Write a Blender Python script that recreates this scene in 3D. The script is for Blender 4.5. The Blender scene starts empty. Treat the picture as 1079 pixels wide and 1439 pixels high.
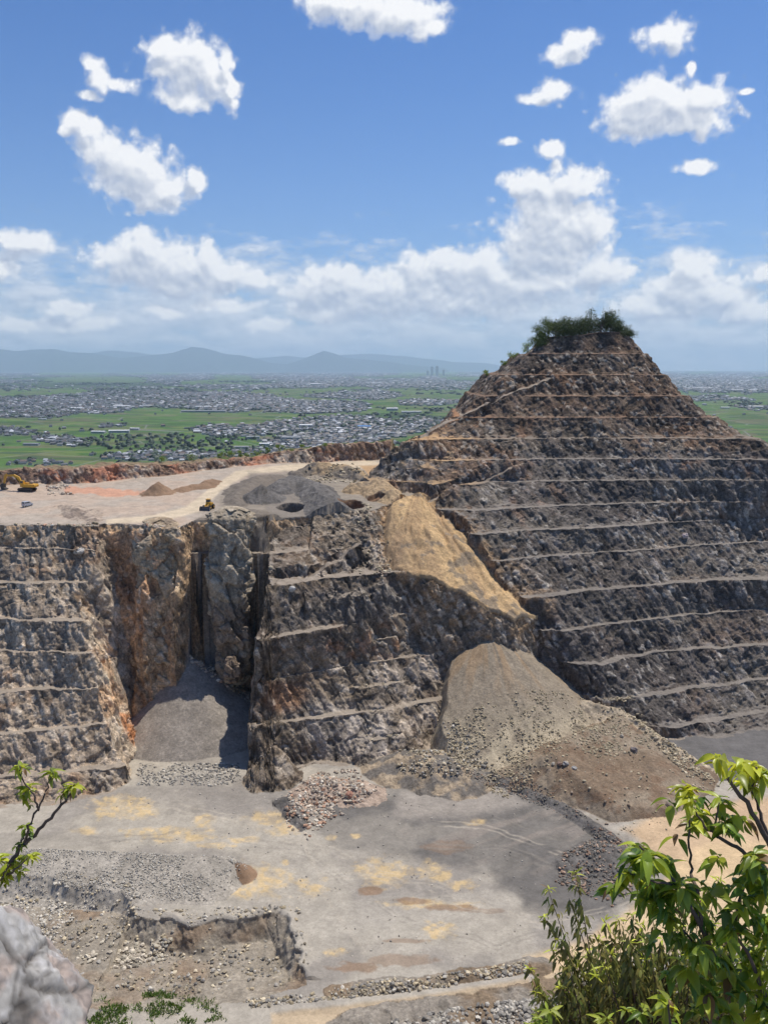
import bpy, bmesh, math, random, time
import numpy as np
from mathutils import Vector, Matrix, Euler
T0 = time.time()
R = math.radians
scene = bpy.context.scene
C = scene.collection
S = 0.8                      # metres per survey unit (terrain is authored in survey units)

# ------------------------------------------------------------ camera
FPX, CX, CY = 1243.0, 539.5, 719.5
PITCH = math.atan(202.5 / FPX)
cam_d = bpy.data.cameras.new('camera'); cam = bpy.data.objects.new('camera', cam_d); C.objects.link(cam)
cam_d.sensor_fit = 'VERTICAL'; cam_d.sensor_height = 24.0; cam_d.sensor_width = 18.0
cam_d.lens = FPX / 1439 * 24.0
cam_d.clip_start = 0.05; cam_d.clip_end = 200000
cam.rotation_euler = (R(90) - PITCH, 0, 0)
scene.camera = cam
# ------------------------------------------------------------ light
SUN_EL, SUN_AZ = R(67), R(42)          # azimuth measured from +Y towards +X
sdir = Vector((math.cos(SUN_EL) * math.sin(SUN_AZ), math.cos(SUN_EL) * math.cos(SUN_AZ), math.sin(SUN_EL)))
sl = bpy.data.lights.new('sun', 'SUN'); so = bpy.data.objects.new('sun', sl); C.objects.link(so)
sl.energy = 4.5; sl.angle = R(0.5); sl.color = (1.0, 0.94, 0.85)
so.rotation_euler = sdir.to_track_quat('Z', 'Y').to_euler(); so.location = (60, 20, 150)
scene.view_settings.view_transform = 'Standard'; scene.view_settings.look = 'None'
scene.view_settings.exposure = 0.0; scene.view_settings.gamma = 1.0
scene.cycles.use_denoising = True
scene.cycles.max_bounces = 6; scene.cycles.diffuse_bounces = 3; scene.cycles.volume_bounces = 1
scene.cycles.transparent_max_bounces = 8
scene.cycles.use_adaptive_sampling = True; scene.cycles.adaptive_threshold = 0.015

def ray(x, y):
    a = (x - CX) / FPX; b = -(y - CY) / FPX
    return a, math.cos(PITCH) + b * math.sin(PITCH), -math.sin(PITCH) + b * math.cos(PITCH)
def atz(x, y, z):                       # photo pixel -> point on the level z
    a, b, c = ray(x, y); t = z / c
    return (a * t, b * t)
def aty(x, y, Y):                       # photo pixel -> point at forward distance Y
    a, b, c = ray(x, y); t = Y / b
    return (a * t, Y, c * t)
def proj(X, Y, Z):                      # arrays -> photo pixels
    cp, sp = math.cos(PITCH), math.sin(PITCH)
    d = Y * cp - Z * sp; u = Y * sp + Z * cp
    return CX + FPX * X / d, CY - FPX * u / d
def azel(x, y):
    a, b, c = ray(x, y)
    return math.degrees(math.atan2(a, b)), math.degrees(math.atan2(c, math.hypot(a, b)))

# ------------------------------------------------------------ node helper
class NT:
    def __init__(s, nt): s.nt = nt; s.n = nt.nodes; s.l = nt.links
    def new(s, t, **k):
        nd = s.n.new(t)
        for a, b in k.items(): setattr(nd, a, b)
        return nd
    def put(s, sock, v):
        if isinstance(v, bpy.types.NodeSocket): s.l.new(v, sock)
        elif v is not None: sock.default_value = v
    def math(s, op, a, b=None, c=None, clamp=False):
        nd = s.new('ShaderNodeMath', operation=op, use_clamp=clamp)
        for i, v in enumerate((a, b, c)):
            if v is not None: s.put(nd.inputs[i], v)
        return nd.outputs[0]
    def vec(s, op, a, b=None, c=None, out=0):
        nd = s.new('ShaderNodeVectorMath', operation=op)
        for i, v in enumerate((a, b, c)):
            if v is not None: s.put(nd.inputs[i], v)
        return nd.outputs[out]
    def noise(s, v, scale, detail=4, rough=0.55, dist=0, out=0, **k):
        nd = s.new('ShaderNodeTexNoise', **k)
        s.put(nd.inputs['Vector'], v); nd.inputs['Scale'].default_value = scale
        nd.inputs['Detail'].default_value = detail; nd.inputs['Roughness'].default_value = rough
        nd.inputs['Distortion'].default_value = dist
        return nd.outputs[out]
    def voro(s, v, scale, feature='F1', out='Distance', detail=0, **k):
        nd = s.new('ShaderNodeTexVoronoi', feature=feature, **k)
        s.put(nd.inputs['Vector'], v); nd.inputs['Scale'].default_value = scale
        nd.inputs['Detail'].default_value = detail
        return nd.outputs[out]
    def ramp(s, f, stops, interp='LINEAR'):
        nd = s.new('ShaderNodeValToRGB'); s.put(nd.inputs[0], f)
        cr = nd.color_ramp; cr.interpolation = interp
        while len(cr.elements) < len(stops): cr.elements.new(0.5)
        for e, (p, c) in zip(cr.elements, stops):
            e.position = p; e.color = (c, c, c, 1) if isinstance(c, (int, float)) else (*c, 1)
        return nd.outputs[0]
    def mix(s, f, a, b, mode='MIX'):
        nd = s.new('ShaderNodeMix', data_type='RGBA', blend_type=mode)
        s.put(nd.inputs[0], f)
        for i, v in ((6, a), (7, b)):
            if isinstance(v, tuple): v = (*v, 1) if len(v) == 3 else v
            s.put(nd.inputs[i], v)
        return nd.outputs[2]
    def sstep(s, v, a, b):
        nd = s.new('ShaderNodeMapRange', interpolation_type='SMOOTHSTEP')
        s.put(nd.inputs[0], v); nd.inputs[1].default_value = a; nd.inputs[2].default_value = b
        return nd.outputs[0]

# ------------------------------------------------------------ world: sky + cumulus
w = bpy.data.worlds.new('World'); scene.world = w; w.use_nodes = True
N = NT(w.node_tree); N.n.clear()
wout = N.new('ShaderNodeOutputWorld'); bg = N.new('ShaderNodeBackground'); N.l.new(bg.outputs[0], wout.inputs[0])
sky = N.new('ShaderNodeTexSky', sky_type='NISHITA'); sky.sun_disc = False
sky.sun_elevation = SUN_EL; sky.sun_rotation = SUN_AZ; sky.altitude = 200
sky.air_density = 1.0; sky.dust_density = 0.6; sky.ozone_density = 2.0
bg.inputs['Strength'].default_value = 0.105
tc = N.new('ShaderNodeTexCoord').outputs['Generated']
sep = N.new('ShaderNodeSeparateXYZ'); N.l.new(tc, sep.inputs[0])
el = N.math('MULTIPLY', N.math('ARCSINE', sep.outputs[2]), 57.2958)
tint = N.mix(1.0, sky.outputs[0], (0.42, 0.68, 1.05), 'MULTIPLY')
hz = N.math('MULTIPLY', N.math('POWER', N.math('SUBTRACT', 1.0, N.math('DIVIDE', N.math('MAXIMUM', N.math('MINIMUM', el, 26.0), 0.0), 26.0)), 2.4), 0.50)
N.l.new(N.mix(hz, tint, (4.7, 6.0, 8.2)), bg.inputs['Color'])

# ------------------------------------------------------------ numpy noise
def _h(ix, iy, iz, seed):
    with np.errstate(over='ignore'):
        h = (ix.astype(np.uint32) * np.uint32(374761393) + iy.astype(np.uint32) * np.uint32(668265263)
             + iz.astype(np.uint32) * np.uint32(2147483647) + np.uint32((seed * 974711 + 12345) % 4294967295))
        h = (h ^ (h >> np.uint32(13))) * np.uint32(1274126177)
        h = h ^ (h >> np.uint32(16)); h = h * np.uint32(2246822519); h = h ^ (h >> np.uint32(13))
    return (h & np.uint32(0xffffff)).astype(np.float32) / np.float32(0xffffff)
def noise2(x, y, seed=0):
    fx, fy = np.floor(x), np.floor(y); ix, iy = fx.astype(np.int64), fy.astype(np.int64)
    tx, ty = (x - fx).astype(np.float32), (y - fy).astype(np.float32)
    tx = tx * tx * (3 - 2 * tx); ty = ty * ty * (3 - 2 * ty); z = np.zeros_like(ix)
    a = _h(ix, iy, z, seed); b = _h(ix + 1, iy, z, seed); c = _h(ix, iy + 1, z, seed); d = _h(ix + 1, iy + 1, z, seed)
    return (a + (b - a) * tx) * (1 - ty) + (c + (d - c) * tx) * ty
def noise3(x, y, z, seed=0):
    fx, fy, fz = np.floor(x), np.floor(y), np.floor(z)
    ix, iy, iz = fx.astype(np.int64), fy.astype(np.int64), fz.astype(np.int64)
    tx, ty, tz = (x - fx).astype(np.float32), (y - fy).astype(np.float32), (z - fz).astype(np.float32)
    tx = tx * tx * (3 - 2 * tx); ty = ty * ty * (3 - 2 * ty); tz = tz * tz * (3 - 2 * tz)
    out = 0
    for k, wz in ((0, 1 - tz), (1, tz)):
        a = _h(ix, iy, iz + k, seed); b = _h(ix + 1, iy, iz + k, seed); c = _h(ix, iy + 1, iz + k, seed); d = _h(ix + 1, iy + 1, iz + k, seed)
        out = out + ((a + (b - a) * tx) * (1 - ty) + (c + (d - c) * tx) * ty) * wz
    return out
def fbm2(x, y, o=4, seed=0, g=0.5):
    s, a, t = 0, 1.0, 0
    for i in range(o):
        s = s + a * noise2(x * 2 ** i + 17.3 * i, y * 2 ** i - 9.1 * i, seed + i); t += a; a *= g
    return s / t
def fbm3(x, y, z, o=4, seed=0, g=0.5):
    s, a, t = 0, 1.0, 0
    for i in range(o):
        s = s + a * noise3(x * 2 ** i + 17.3 * i, y * 2 ** i - 9.1 * i, z * 2 ** i + 5.7 * i, seed + i); t += a; a *= g
    return s / t
def cell3(x, y, z, seed=0):             # cellular noise: F1 distance, F2 distance, cell value
    fx, fy, fz = np.floor(x), np.floor(y), np.floor(z)
    ix, iy, iz = fx.astype(np.int64), fy.astype(np.int64), fz.astype(np.int64)
    d1 = np.full(x.shape, 9.0, np.float32); d2 = d1.copy(); val = np.zeros(x.shape, np.float32)
    for i in (-1, 0, 1):
        for j in (-1, 0, 1):
            for k in (-1, 0, 1):
                a, b, c = ix + i, iy + j, iz + k
                h = _h(a, b, c, seed)
                px = a + h; py = b + np.mod(h * 57.31, 1); pz = c + np.mod(h * 131.7, 1)
                d = ((x - px) ** 2 + (y - py) ** 2 + (z - pz) ** 2).astype(np.float32)
                m = d < d1
                d2 = np.where(m, d1, np.minimum(d2, d)); val = np.where(m, np.mod(h * 977.3, 1), val); d1 = np.where(m, d, d1)
    return np.sqrt(d1), np.sqrt(d2), val
def sst(v, a, b):
    t = np.clip((v - a) / (b - a), 0, 1); return t * t * (3 - 2 * t)

# ------------------------------------------------------------ polygons
def polydist(X, Y, pts, closed=True):   # distance to polyline, inside flag, param along
    d = np.full(X.shape, 1e9, np.float32); ins = np.zeros(X.shape, bool); par = np.zeros(X.shape, np.float32)
    n = len(pts)
    for i in range(n if closed else n - 1):
        x0, y0 = pts[i][:2]; x1, y1 = pts[(i + 1) % n][:2]
        dx, dy = x1 - x0, y1 - y0; L = dx * dx + dy * dy + 1e-9
        t = np.clip(((X - x0) * dx + (Y - y0) * dy) / L, 0, 1)
        q = np.hypot(X - x0 - t * dx, Y - y0 - t * dy); m = q < d
        d = np.where(m, q, d); par = np.where(m, i + t, par)
        if closed:
            if y0 != y1: ins ^= ((y0 > Y) != (y1 > Y)) & (X < dx * (Y - y0) / (y1 - y0) + x0)
    return d, ins, par
def lineX(pts, X):                      # Y(X) through points
    p = sorted(pts); return np.interp(X, [a[0] for a in p], [a[1] for a in p])
def tr(z, *px): return [atz(x, y, z) for x, y in px]

# ------------------------------------------------------------ the surveyed masses
LV_M = [(-140, 'px', [(560, 1010), (700, 990), (880, 1035), (1000, 1040), (1079, 1030)]),
        (-136.3, 'px', [(640, 975), (800, 1010), (927, 1028), (994, 1017), (1079, 1002), (1160, 992)]),
        (-128, 'px', [(640, 950), (857, 985), (920, 978), (994, 965), (1079, 954), (1160, 946)]),
        (-116.4, 'px', [(640, 915), (764, 934), (846, 935), (938, 915), (1079, 904), (1160, 898)]),
        (-105, 'px', [(640, 878), (709, 885), (790, 889), (864, 880), (975, 863), (1079, 857), (1160, 853)]),
        (-92.7, 'px', [(620, 846), (738, 843), (827, 832), (957, 819), (1079, 815), (1160, 813)]),
        (-80, 'px', [(600, 800), (701, 789), (790, 782), (938, 770), (1079, 761), (1160, 757)]),
        (-70.3, 'px', [(600, 757), (659, 752), (679, 750), (827, 743), (938, 735), (1079, 728), (1160, 724)]),
        (-62.2, 'px', [(560, 722), (624, 717), (679, 717), (789, 711), (901, 707), (1079, 705), (1160, 703)]),
        (-52.6, 'px', [(500, 672), (539, 677), (600, 682), (659, 681), (704, 677), (889, 675), (1079, 675), (1160, 675)]),
        (-43.4, 'px', [(500, 640), (544, 644), (639, 648), (764, 645), (900, 645), (1079, 646), (1160, 647)]),
        (-34.3, 'px', [(500, 616), (569, 618), (680, 617), (789, 616), (950, 616), (1059, 617), (1160, 618)]),
        (-24.7, 'w', [(-50, 447), (40, 448), (90, 445), (140, 449), (250, 447)]),
        (-14.4, 'w', [(-50, 461), (60, 460), (110, 457), (150, 460), (250, 461)]),
        (-3.7, 'w', [(-50, 473), (70, 473), (110, 469), (150, 473), (250, 473)]),
        (7.5, 'w', [(-50, 486), (80, 485), (110, 481), (150, 485), (250, 486)]),
        (19.5, 'w', [(-50, 498), (90, 497), (112, 494), (140, 497), (250, 498)])]
def build_levels(L):
    out = []
    for z, kind, pts in L:
        out.append((z, tr(z, *pts) if kind == 'px' else pts))
    return out
M_L = build_levels(LV_M)
def leftX(lst, back):
    out = []
    for x, y, z, Yf in lst: out.append((z, aty(x, y, Yf + back)[0]))
    return out
M_left = leftX([(470, 700, -66, 405), (508, 680, -54, 418), (534, 642, -43.4, 430), (566, 618, -34.3, 425), (620, 590, -24.7, 447), (666, 545, -14.4, 460), (704, 522, -3.7, 470), (744, 496, 7.5, 483), (779, 468, 19.5, 495)], 8)
M_left = [(-140, M_left[0][1] - 60)] + M_left
M_right = leftX([(877, 468, 19.5, 495), (909, 497, 7.5, 483), (934, 527, -3.7, 470), (964, 557, -14.4, 460), (1004, 587, -24.7, 447), (1059, 617, -34.3, 436), (1110, 642, -43.4, 426)], 8)
M_right = M_right + [(-140, M_right[-1][1] + 130)]
LV_C = build_levels([(-140, 'px', [(300, 1096), (400, 1086), (440, 1072), (520, 1086), (560, 1082), (620, 1052), (690, 1040)]),
        (-126, 'px', [(300, 1022), (359, 1020), (439, 1010), (539, 1000), (619, 985), (700, 960)]),
        (-112, 'px', [(300, 965), (374, 958), (464, 940), (564, 926), (639, 914), (700, 900)]),
        (-97, 'px', [(300, 905), (379, 898), (489, 878), (564, 864), (604, 858), (700, 850)]),
        (-81, 'px', [(300, 826), (400, 824), (459, 813), (554, 805), (600, 800), (700, 790)]),
        (-73, 'px', [(300, 780), (385, 778), (430, 774), (480, 762), (540, 752), (600, 745), (700, 735)]),
        (-65.5, 'w', [(-100, 360), (-42, 364), (-20, 372), (-5, 378), (5, 386), (15, 398)]),
        (-60, 'w', [(-100, 396), (-20, 398), (0, 402), (15, 424)])])
LV_L = build_levels([(-140, 'px', [(-60, 1150), (0, 1136), (90, 1130), (160, 1112), (195, 1092), (250, 1085)]),
        (-134, 'px', [(-60, 1100), (0, 1097), (100, 1086), (185, 1074), (250, 1070)]),
        (-122.6, 'px', [(-60, 1038), (0, 1034), (140, 1019), (250, 1010)]),
        (-111.6, 'px', [(-60, 975), (0, 973), (115, 968), (250, 960)]),
        (-100.6, 'px', [(-60, 916), (0, 915), (100, 918), (250, 916)]),
        (-91, 'px', [(-60, 872), (0, 870), (100, 874), (250, 872)]),
        (-80, 'px', [(-60, 822), (0, 819), (105, 820), (250, 820)]),
        (-69, 'px', [(-60, 772), (0, 770), (105, 772), (250, 775)]),
        (-61, 'px', [(-60, 737), (0, 737), (150, 741), (250, 742)])])
def colE(L, X, Y):
    ys = [lineX(p, X) for _, p in L]
    E = np.full(X.shape, L[0][0], np.float64)
    E = E - 2.0 * np.maximum(0, ys[0] - Y)
    for k in range(len(L) - 1):
        E = E + (L[k + 1][0] - L[k][0]) * np.clip((Y - ys[k]) / np.maximum(ys[k + 1] - ys[k], 1.5), 0, 1)
    return E
def stair(E, zs, b, toe):
    xs, ys = [-400], [-400]
    for a, c in zip(zs[:-1], zs[1:]):
        d = c - a
        xs += [a, a + b * d, a + (b + .13) * d, c - .02 * d]; ys += [a, a + .02 * d, a + toe * d, c - .04 * d]
    xs += [zs[-1], 400]; ys += [zs[-1], 400]
    return np.interp(E, xs, ys)
def smin(a, b, k):
    h = np.clip(0.5 + 0.5 * (b - a) / k, 0, 1); return b * (1 - h) + a * h - k * h * (1 - h)
def cone(X, Y, ax, ay, az_, s): return az_ - s * np.hypot(X - ax, Y - ay)
def ridge(X, Y, pts, s, w0=0.0):        # pts: (X, Y, Z)
    d, _, par = polydist(X, Y, pts, False)
    z = np.interp(par, range(len(pts)), [p[2] for p in pts])
    return z - s * np.maximum(0, d - w0)
def rp(*p): return [(*atz(x, y, z), z) for x, y, z in p]
def mesa(X, Y, pts, s):                 # pts px,py,z
    q = rp(*pts); A = np.array([[a, b, 1] for a, b, _ in q]); k = np.linalg.lstsq(A, np.array([c for *_, c in q]), rcond=None)[0]
    d, ins, _ = polydist(X, Y, q)
    return k[0] * X + k[1] * Y + k[2] - s * np.where(ins, 0, d), np.where(ins, -d, d)

LOW = tr(-140, (-120, 1222), (0, 1236), (60, 1240), (125, 1252), (188, 1262), (190, 1288), (238, 1300), (272, 1306), (300, 1296), (388, 1286), (398, 1292), (424, 1340), (432, 1384), (360, 1404), (200, 1416), (-120, 1420))
APEX1 = (*atz(590, 695, -57), -57); APEX2 = (*atz(682, 884, -104.0), -102.5); APEX0 = (*atz(268, 925, -113.5), -112.5)
def plat(px, py, dz=0.0):               # photo pixel -> point on the upper terrace, raised by dz
    z = -59.0
    for _ in range(12):
        x, y = atz(px, py, z); z = -61 + float(np.interp(y, [340, 430, 490, 560], [0, 4.5, 8.5, 9])) - 3.0 * float(sst(np.float64(x), -60, -30) * sst(np.float64(-y), -400, -350))
    return (x, y, z + dz)
def terrain(X, Y, parts=False):
    X = np.asarray(X, np.float64); Y = np.asarray(Y, np.float64)
    w1 = fbm2(X * .045, Y * .045, 3, 3) - .5; w2 = fbm2(X * .16, Y * .10, 4, 11) - .5; w3 = fbm2(X * .5, Y * .5, 3, 23) - .5
    w4 = np.abs(fbm2(X * .09, Y * .04, 3, 51) - .5)
    # floor of the pit
    fl = -140 + (fbm2(X * .03, Y * .03, 3, 5) - .5) * 1.2 + w3 * .12
    H = fl.copy(); kind = np.zeros(X.shape, np.int8)
    def put(h, k):
        nonlocal H, kind
        m = h > H; kind = np.where(m, k, kind); H = np.maximum(H, h)
    # mountain
    Yw = Y + w1 * 7 + w2 * 4.0 - w4 * 3; Xw = X + w2 * 3
    E = colE(M_L, Xw, Yw - 18 * sst(np.interp(Y, [340, 350, 380, 395, 420], [60, 57, 33, 24, 18]) + w2 * 10 - X, 0, 6) * sst(Y, 343, 349) * sst(-Y, -416, -404))
    El = np.interp(X + w1 * 5 + w2 * 4 + (Y - 450) * 0.04, [a[1] for a in M_left], [a[0] for a in M_left]) - .16 * np.maximum(0, Y - 428) * sst(-X, -60, -20)
    El = El + np.where(X > M_left[-1][1], (X - M_left[-1][1]) * 1.5, 0) - np.where(X < M_left[0][1], 50, 0)
    Er = np.interp(X + w2 * 4, [a[1] for a in M_right], [a[0] for a in M_right])
    Er = Er + np.where(X < M_right[0][1], (M_right[0][1] - X) * 1.5, 0)
    E = smin(smin(E, El, 5.0), Er, 5.0)
    top = 19.5 + 1.5 * np.clip((X - 118) / 15, -1, 1)
    E = np.minimum(E, top)
    E = np.minimum(E, 19.5 - (Y - 512 + w1 * 12) * 0.85)
    b = 0.23 + 0.16 * (w2 * 2)
    Em = stair(E, [a[0] for a in M_L], 0.24, 0.13) + (w3 * .8)
    put(Em, 1)
    # central benches
    E = colE(LV_C, X + w2 * 4, Y + w1 * 4 + w2 * 3.8 - w4 * 2)
    El = -62 + (X + 43.5 + w2 * 5 + (Y - 320) * .04) * 12.0
    E2 = smin(E, np.where(Y < 345, np.minimum(El, -56), -56 + 0 * X), 3.0)
    E2 = smin(E2, np.interp(X + w2 * 5, [-2, 3, 9, 22, 38, 60, 120], [-56, -65, -81, -97, -105, -113, -142]), 2.0)
    zc = [a[0] for a in LV_C]; zm = sorted(zc + [(p + q_) / 2 for p, q_ in zip(zc[:-1], zc[1:])])
    mm = sst(fbm2(X * .06, Y * .02, 3, 1701), .46, .54); Ec = (stair(E2, zc, 0.27, 0.14) * (1 - mm) + stair(E2, zm, 0.30, 0.18) * mm) + w3 * .7
    put(Ec, 2)
    # left benches with the pale spur on their right
    E = colE(LV_L, X + w2 * 4, Y + w1 * 5 + w2 * 5.5 - w4 * 3)
    xr = np.interp(Y, [255, 276, 298, 323, 342, 360], [-74, -80, -101, -113, -110, -106]) + w2 * 6
    Es = stair(E, [a[0] for a in LV_L], 0.26, 0.16) - 2.6 * np.maximum(0, X - xr) + w3 * .8
    put(np.minimum(Es, -59), 3)
    # plateau and its cliff
    Pz = -61 + np.interp(Y, [340, 430, 490, 560], [0, 4.5, 8.5, 9]) - 3.0 * sst(X, -60, -30) * sst(-Y, -400, -350) + (fbm2(X * .05, Y * .05, 3, 8) - .5) * 1.5 + w3 * .15
    yc = lineX([(-260, 343), (-118, 343), (-105, 346), (-92, 340), (-84, 343), (-80, 341), (-77, 350), (-70, 353), (-62, 353), (-50, 352), (-42, 364), (-20, 374), (-6, 378), (4, 388), (12, 402), (20, 425), (30, 600), (400, 2000)], X) + w2 * 4 + w1 * 5 * sst(-X, 75, 90)
    front = np.maximum(0, yc - Y)
    drop = np.where(X > -77, np.interp(front, [0, 3, 9, 60], [0, 8, 78, 300]), np.interp(front, [0, 3, 7, 10, 20, 60], [0, 4, 22, 27, 84, 300]))
    drop = np.where(X > -30, np.minimum(front * .55, 24) + np.maximum(0, front - 44) * 4, drop) * (1 + w2 * .5)
    pk = Pz - drop + (front > 0) * w3 * 1.5
    put(np.where(X < -32, pk, -250), 4); put(np.where((X >= -32) & (front > .3), pk, -250), 2); put(np.where((X >= -32) & (front <= .3), pk, -250), 4)
    onp = (front <= 0) & (X < 60)
    k4 = (kind == 4) & (front <= 0.3); kind = np.where(k4, 5, kind)
    # gash
    xg = -71.5 + (Y - 340) * .1 + w2 * 2
    g = 999 + 0 * X
    m = (g < H) & (Y > 318); kind = np.where(m, 4, kind); H = np.where(m, g, H)
    # rim wall behind the plateau
    rim_px = [(-40, 686, -56), (0, 682, -56), (55, 680, -56), (140, 677, -56), (240, 668, -55), (300, 661, -54), (350, 655, -53), (400, 651, -52.5), (450, 649, -52), (500, 647, -52), (560, 645, -52)]
    rq = rp(*rim_px)
    ry = lineX([(a, b_) for a, b_, _ in rq], X) + w2 * 5 + w1 * 4
    rz = np.interp(X, [a for a, _, _ in rq], [6.5, 6.5, 6.5, 7, 4.5, 4, 3.5, 6, 8.5, 9.5, 9.5])
    tt = Y - ry
    rimh = Pz + rz * sst(tt, 0, 5) + (w2 * 2.5 + w3 * 1.6) * sst(tt, 0, 4) - 1.1 * np.maximum(0, tt - 14)
    m = (tt > 0) & (X < 40) & (kind == 5)
    kind = np.where(m & (tt < 7), 6, np.where(m, 7, kind)); H = np.where(m, rimh, H)
    m = (Y > ry + 14) & (X >= 40) & (kind == 5); H = np.where(m, Pz - 1.1 * (Y - ry - 14), H)
    # ground behind the whole hill falls to the plain
    # tan slide
    c1 = ridge(X, Y, [(*atz(560, 706, -58.5), -58.5), APEX1], 0.64) + 1.2 + w2 * 3.0 + (np.abs(fbm2(np.arctan2(X - APEX1[0], APEX1[1] - Y) * 5 + w2 * 2, Y * .03, 3, 77) - .5)) * 4.5 + w3 * 1.0
    yl = lineX([(-30, 372), (-10, 358), (3, 350), (18, 346), (34, 343), (52, 342), (62, 350), (80, 370)], X) + w2 * 3
    c1 = c1 + w1 * 5 - 2.6 * np.maximum(0, yl - Y) - 0.9 * np.maximum(0, (atz(556, 706, -58.5)[0] - X) - (APEX1[1] - Y) * .10)
    put(np.where(Y < APEX1[1] + 6, c1, -200), 8); kind = np.where((kind == 8) & (Y < yl - .5), 2, kind)
    # grey talus below it
    c2 = cone(X, Y, *APEX2, 0.665) + w2 * 1.2 + w3 * .3 + np.abs(fbm2(np.arctan2(X - APEX2[0], APEX2[1] - Y) * 6 + w2, Y * .02, 3, 79) - .5) * 1.4
    lx = APEX2[0] - 12 - (APEX2[1] - Y) * 0.14
    c2 = c2 - 2.0 * np.maximum(0, lx - 1 - X + w2 * 5)
    put(c2, 9)
    # gravel cone in the gash
    c0 = cone(X, Y, *APEX0, 0.735) + w2 * .6 + w3 * .25
    put(c0, 10)
    # brown dump platform and ramp
    mz, md = mesa(X + w2 * 3, Y + w2 * 3, [(775, 1062, -131), (800, 1040, -130), (875, 1005, -130), (935, 1044, -134), (1004, 1086, -139), (1000, 1108, -139.5), (940, 1138, -139.2), (872, 1130, -136), (815, 1090, -132.5)], 0.66)
    put(mz + w3 * .6 + w2 * 1.8, 11)
    rb = ridge(X, Y, rp((820, 985, -127.5), (870, 997, -129), (935, 1042, -133), (1006, 1084, -138.5)), .8, .6) + w3 * 1.2
    put(rb, 12)
    # knob and block at the foot of the gash
    put(cone(X, Y, *atz(382, 1052, -129), -127, 1.25) + w2 * 5 + w3, 2)
    pass
    # berms and mounds on the pit floor
    bz = rp((0, 1196, -136.4), (60, 1194, -135.6), (230, 1201, -135.2), (325, 1205, -135.6), (342, 1211, -136.5))
    nearside = Y < lineX([(a, b_) for a, b_, _ in bz], X)
    put(np.where(nearside, ridge(X, Y, bz, .27, .2), ridge(X, Y, bz, .7, .2)) + w3 * .2 + w2 * .4 - .6 * np.maximum(0, X - bz[-1][0] + 3), 13)
    put(ridge(X, Y, rp((335, 1213, -136.6), (338, 1216, -136.9)), .75, .5) + w3 * .3, 14)
    put(ridge(X, Y, rp((425, 1112, -137.5), (455, 1098, -136.6), (500, 1102, -137)), .4, 1.5) + w2 * 2 + w3 * 1.2, 15)
    put(ridge(X, Y, rp((405, 1120, -138), (420, 1150, -139), (425, 1165, -139.6)), .5, 1.0) + w2 + w3 * .8, 16)
    put(ridge(X, Y, rp((560, 1062, -135), (600, 1060, -134), (640, 1078, -135)), .45, 2.5) + w2 * 2 + w3 * .8, 17)
    put(ridge(X, Y, rp((600, 1090, -139), (690, 1086, -138.6), (720, 1098, -138.5), (780, 1124, -138.4), (832, 1156, -138.4), (862, 1178, -138.7)), .6, .8) + w3 * .5, 16)
    put(ridge(X, Y, rp((820, 1205, -138.4), (850, 1198, -137.8), (872, 1200, -137.8)), .30, 3.0) + w2 * 1.5 + w3 * .8, 16)
    put(ridge(X, Y, rp((470, 1390, -139), (560, 1380, -138.6), (650, 1370, -138.6), (760, 1352, -138.8)), .5, .8) + w3 * .7 + w2, 18)
    put(ridge(X, Y, rp((500, 1445, -138.5), (600, 1428, -138), (700, 1412, -138), (800, 1400, -138)), .3, 3) + w3 * .8 + w2 * 1.2, 18)
    put(ridge(X, Y, rp((400, 1416, -139.4), (560, 1400, -139.2), (740, 1374, -139)), .4, .8) + w3 * .4, 19)
    # the dug-out hollow
    d, ins, _ = polydist(X + w2 * 5 + w3 * 1.5, Y + w2 * 4 + w3 * 1.5, LOW)
    dep = np.where(ins, np.minimum(d * (1.15 + w2 * 2), 4.4), 0) * (0.35 + 0.65 * sst(Y, 178, 200)) * np.where(X < atz(190, 1265, -140)[0], .62, 1.0)
    H = H - dep; kind = np.where(ins & (kind != 13), 20, kind)
    rim_d = np.where(~ins, d, 9); H = H + .9 * np.exp(-(rim_d - 1) ** 2 / 1.5) * (X > atz(240, 1300, -140)[0] - 3) * (~ins) * (Y > 185)
    # mounds and scoops on the plateau
    putp = lambda h, k: put(np.where(onp, h, -250), k)
    nn = w2 * 2 + w3 * .8
    putp(cone(X, Y, *plat(224, 693, 5.0), .62) + nn * 1.5, 14)
    putp(ridge(X, Y, [plat(250, 690, 1.2), plat(285, 684, 1.6), plat(300, 676, 1.2)], .4, 1) + nn, 14)
    putp(cone(X, Y, *plat(368, 700, 6.5), .60) + nn, 16)
    putp(ridge(X, Y, [plat(330, 705, 1.5), plat(348, 688, 3.2), plat(366, 676, 2.6), plat(392, 672, 1.8)], .32, 1) + nn, 22)
    putp(ridge(X, Y, [plat(395, 690, 3.8), plat(415, 680, 4.2), plat(440, 690, 4.2), plat(462, 712, 3.8), plat(480, 735, 3)], .5, 2.5) + nn, 16)
    putp(ridge(X, Y, [plat(420, 668, 2.5), plat(445, 664, 4.5), plat(480, 667, 5), plat(505, 672, 3.5)], .55, 1.5) + w2 * 4 + w3 * 1.2, 21)
    putp(ridge(X, Y, [plat(500, 690, 3), plat(530, 690, 5), plat(550, 700, 4)], .6, 2.5) + w2 * 4 + w3 * 1.2, 21)
    putp(ridge(X, Y, [plat(300, 728, .8), plat(340, 720, 1.6), plat(375, 728, 1.6), plat(420, 738, 2.2)], .3, 2) + w2 * 3 + w3 * .8, 22)
    putp(ridge(X, Y, [plat(95, 712, .8), plat(120, 722, 1.5), plat(130, 732, 1)], .25, 1) + nn, 23)
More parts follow.
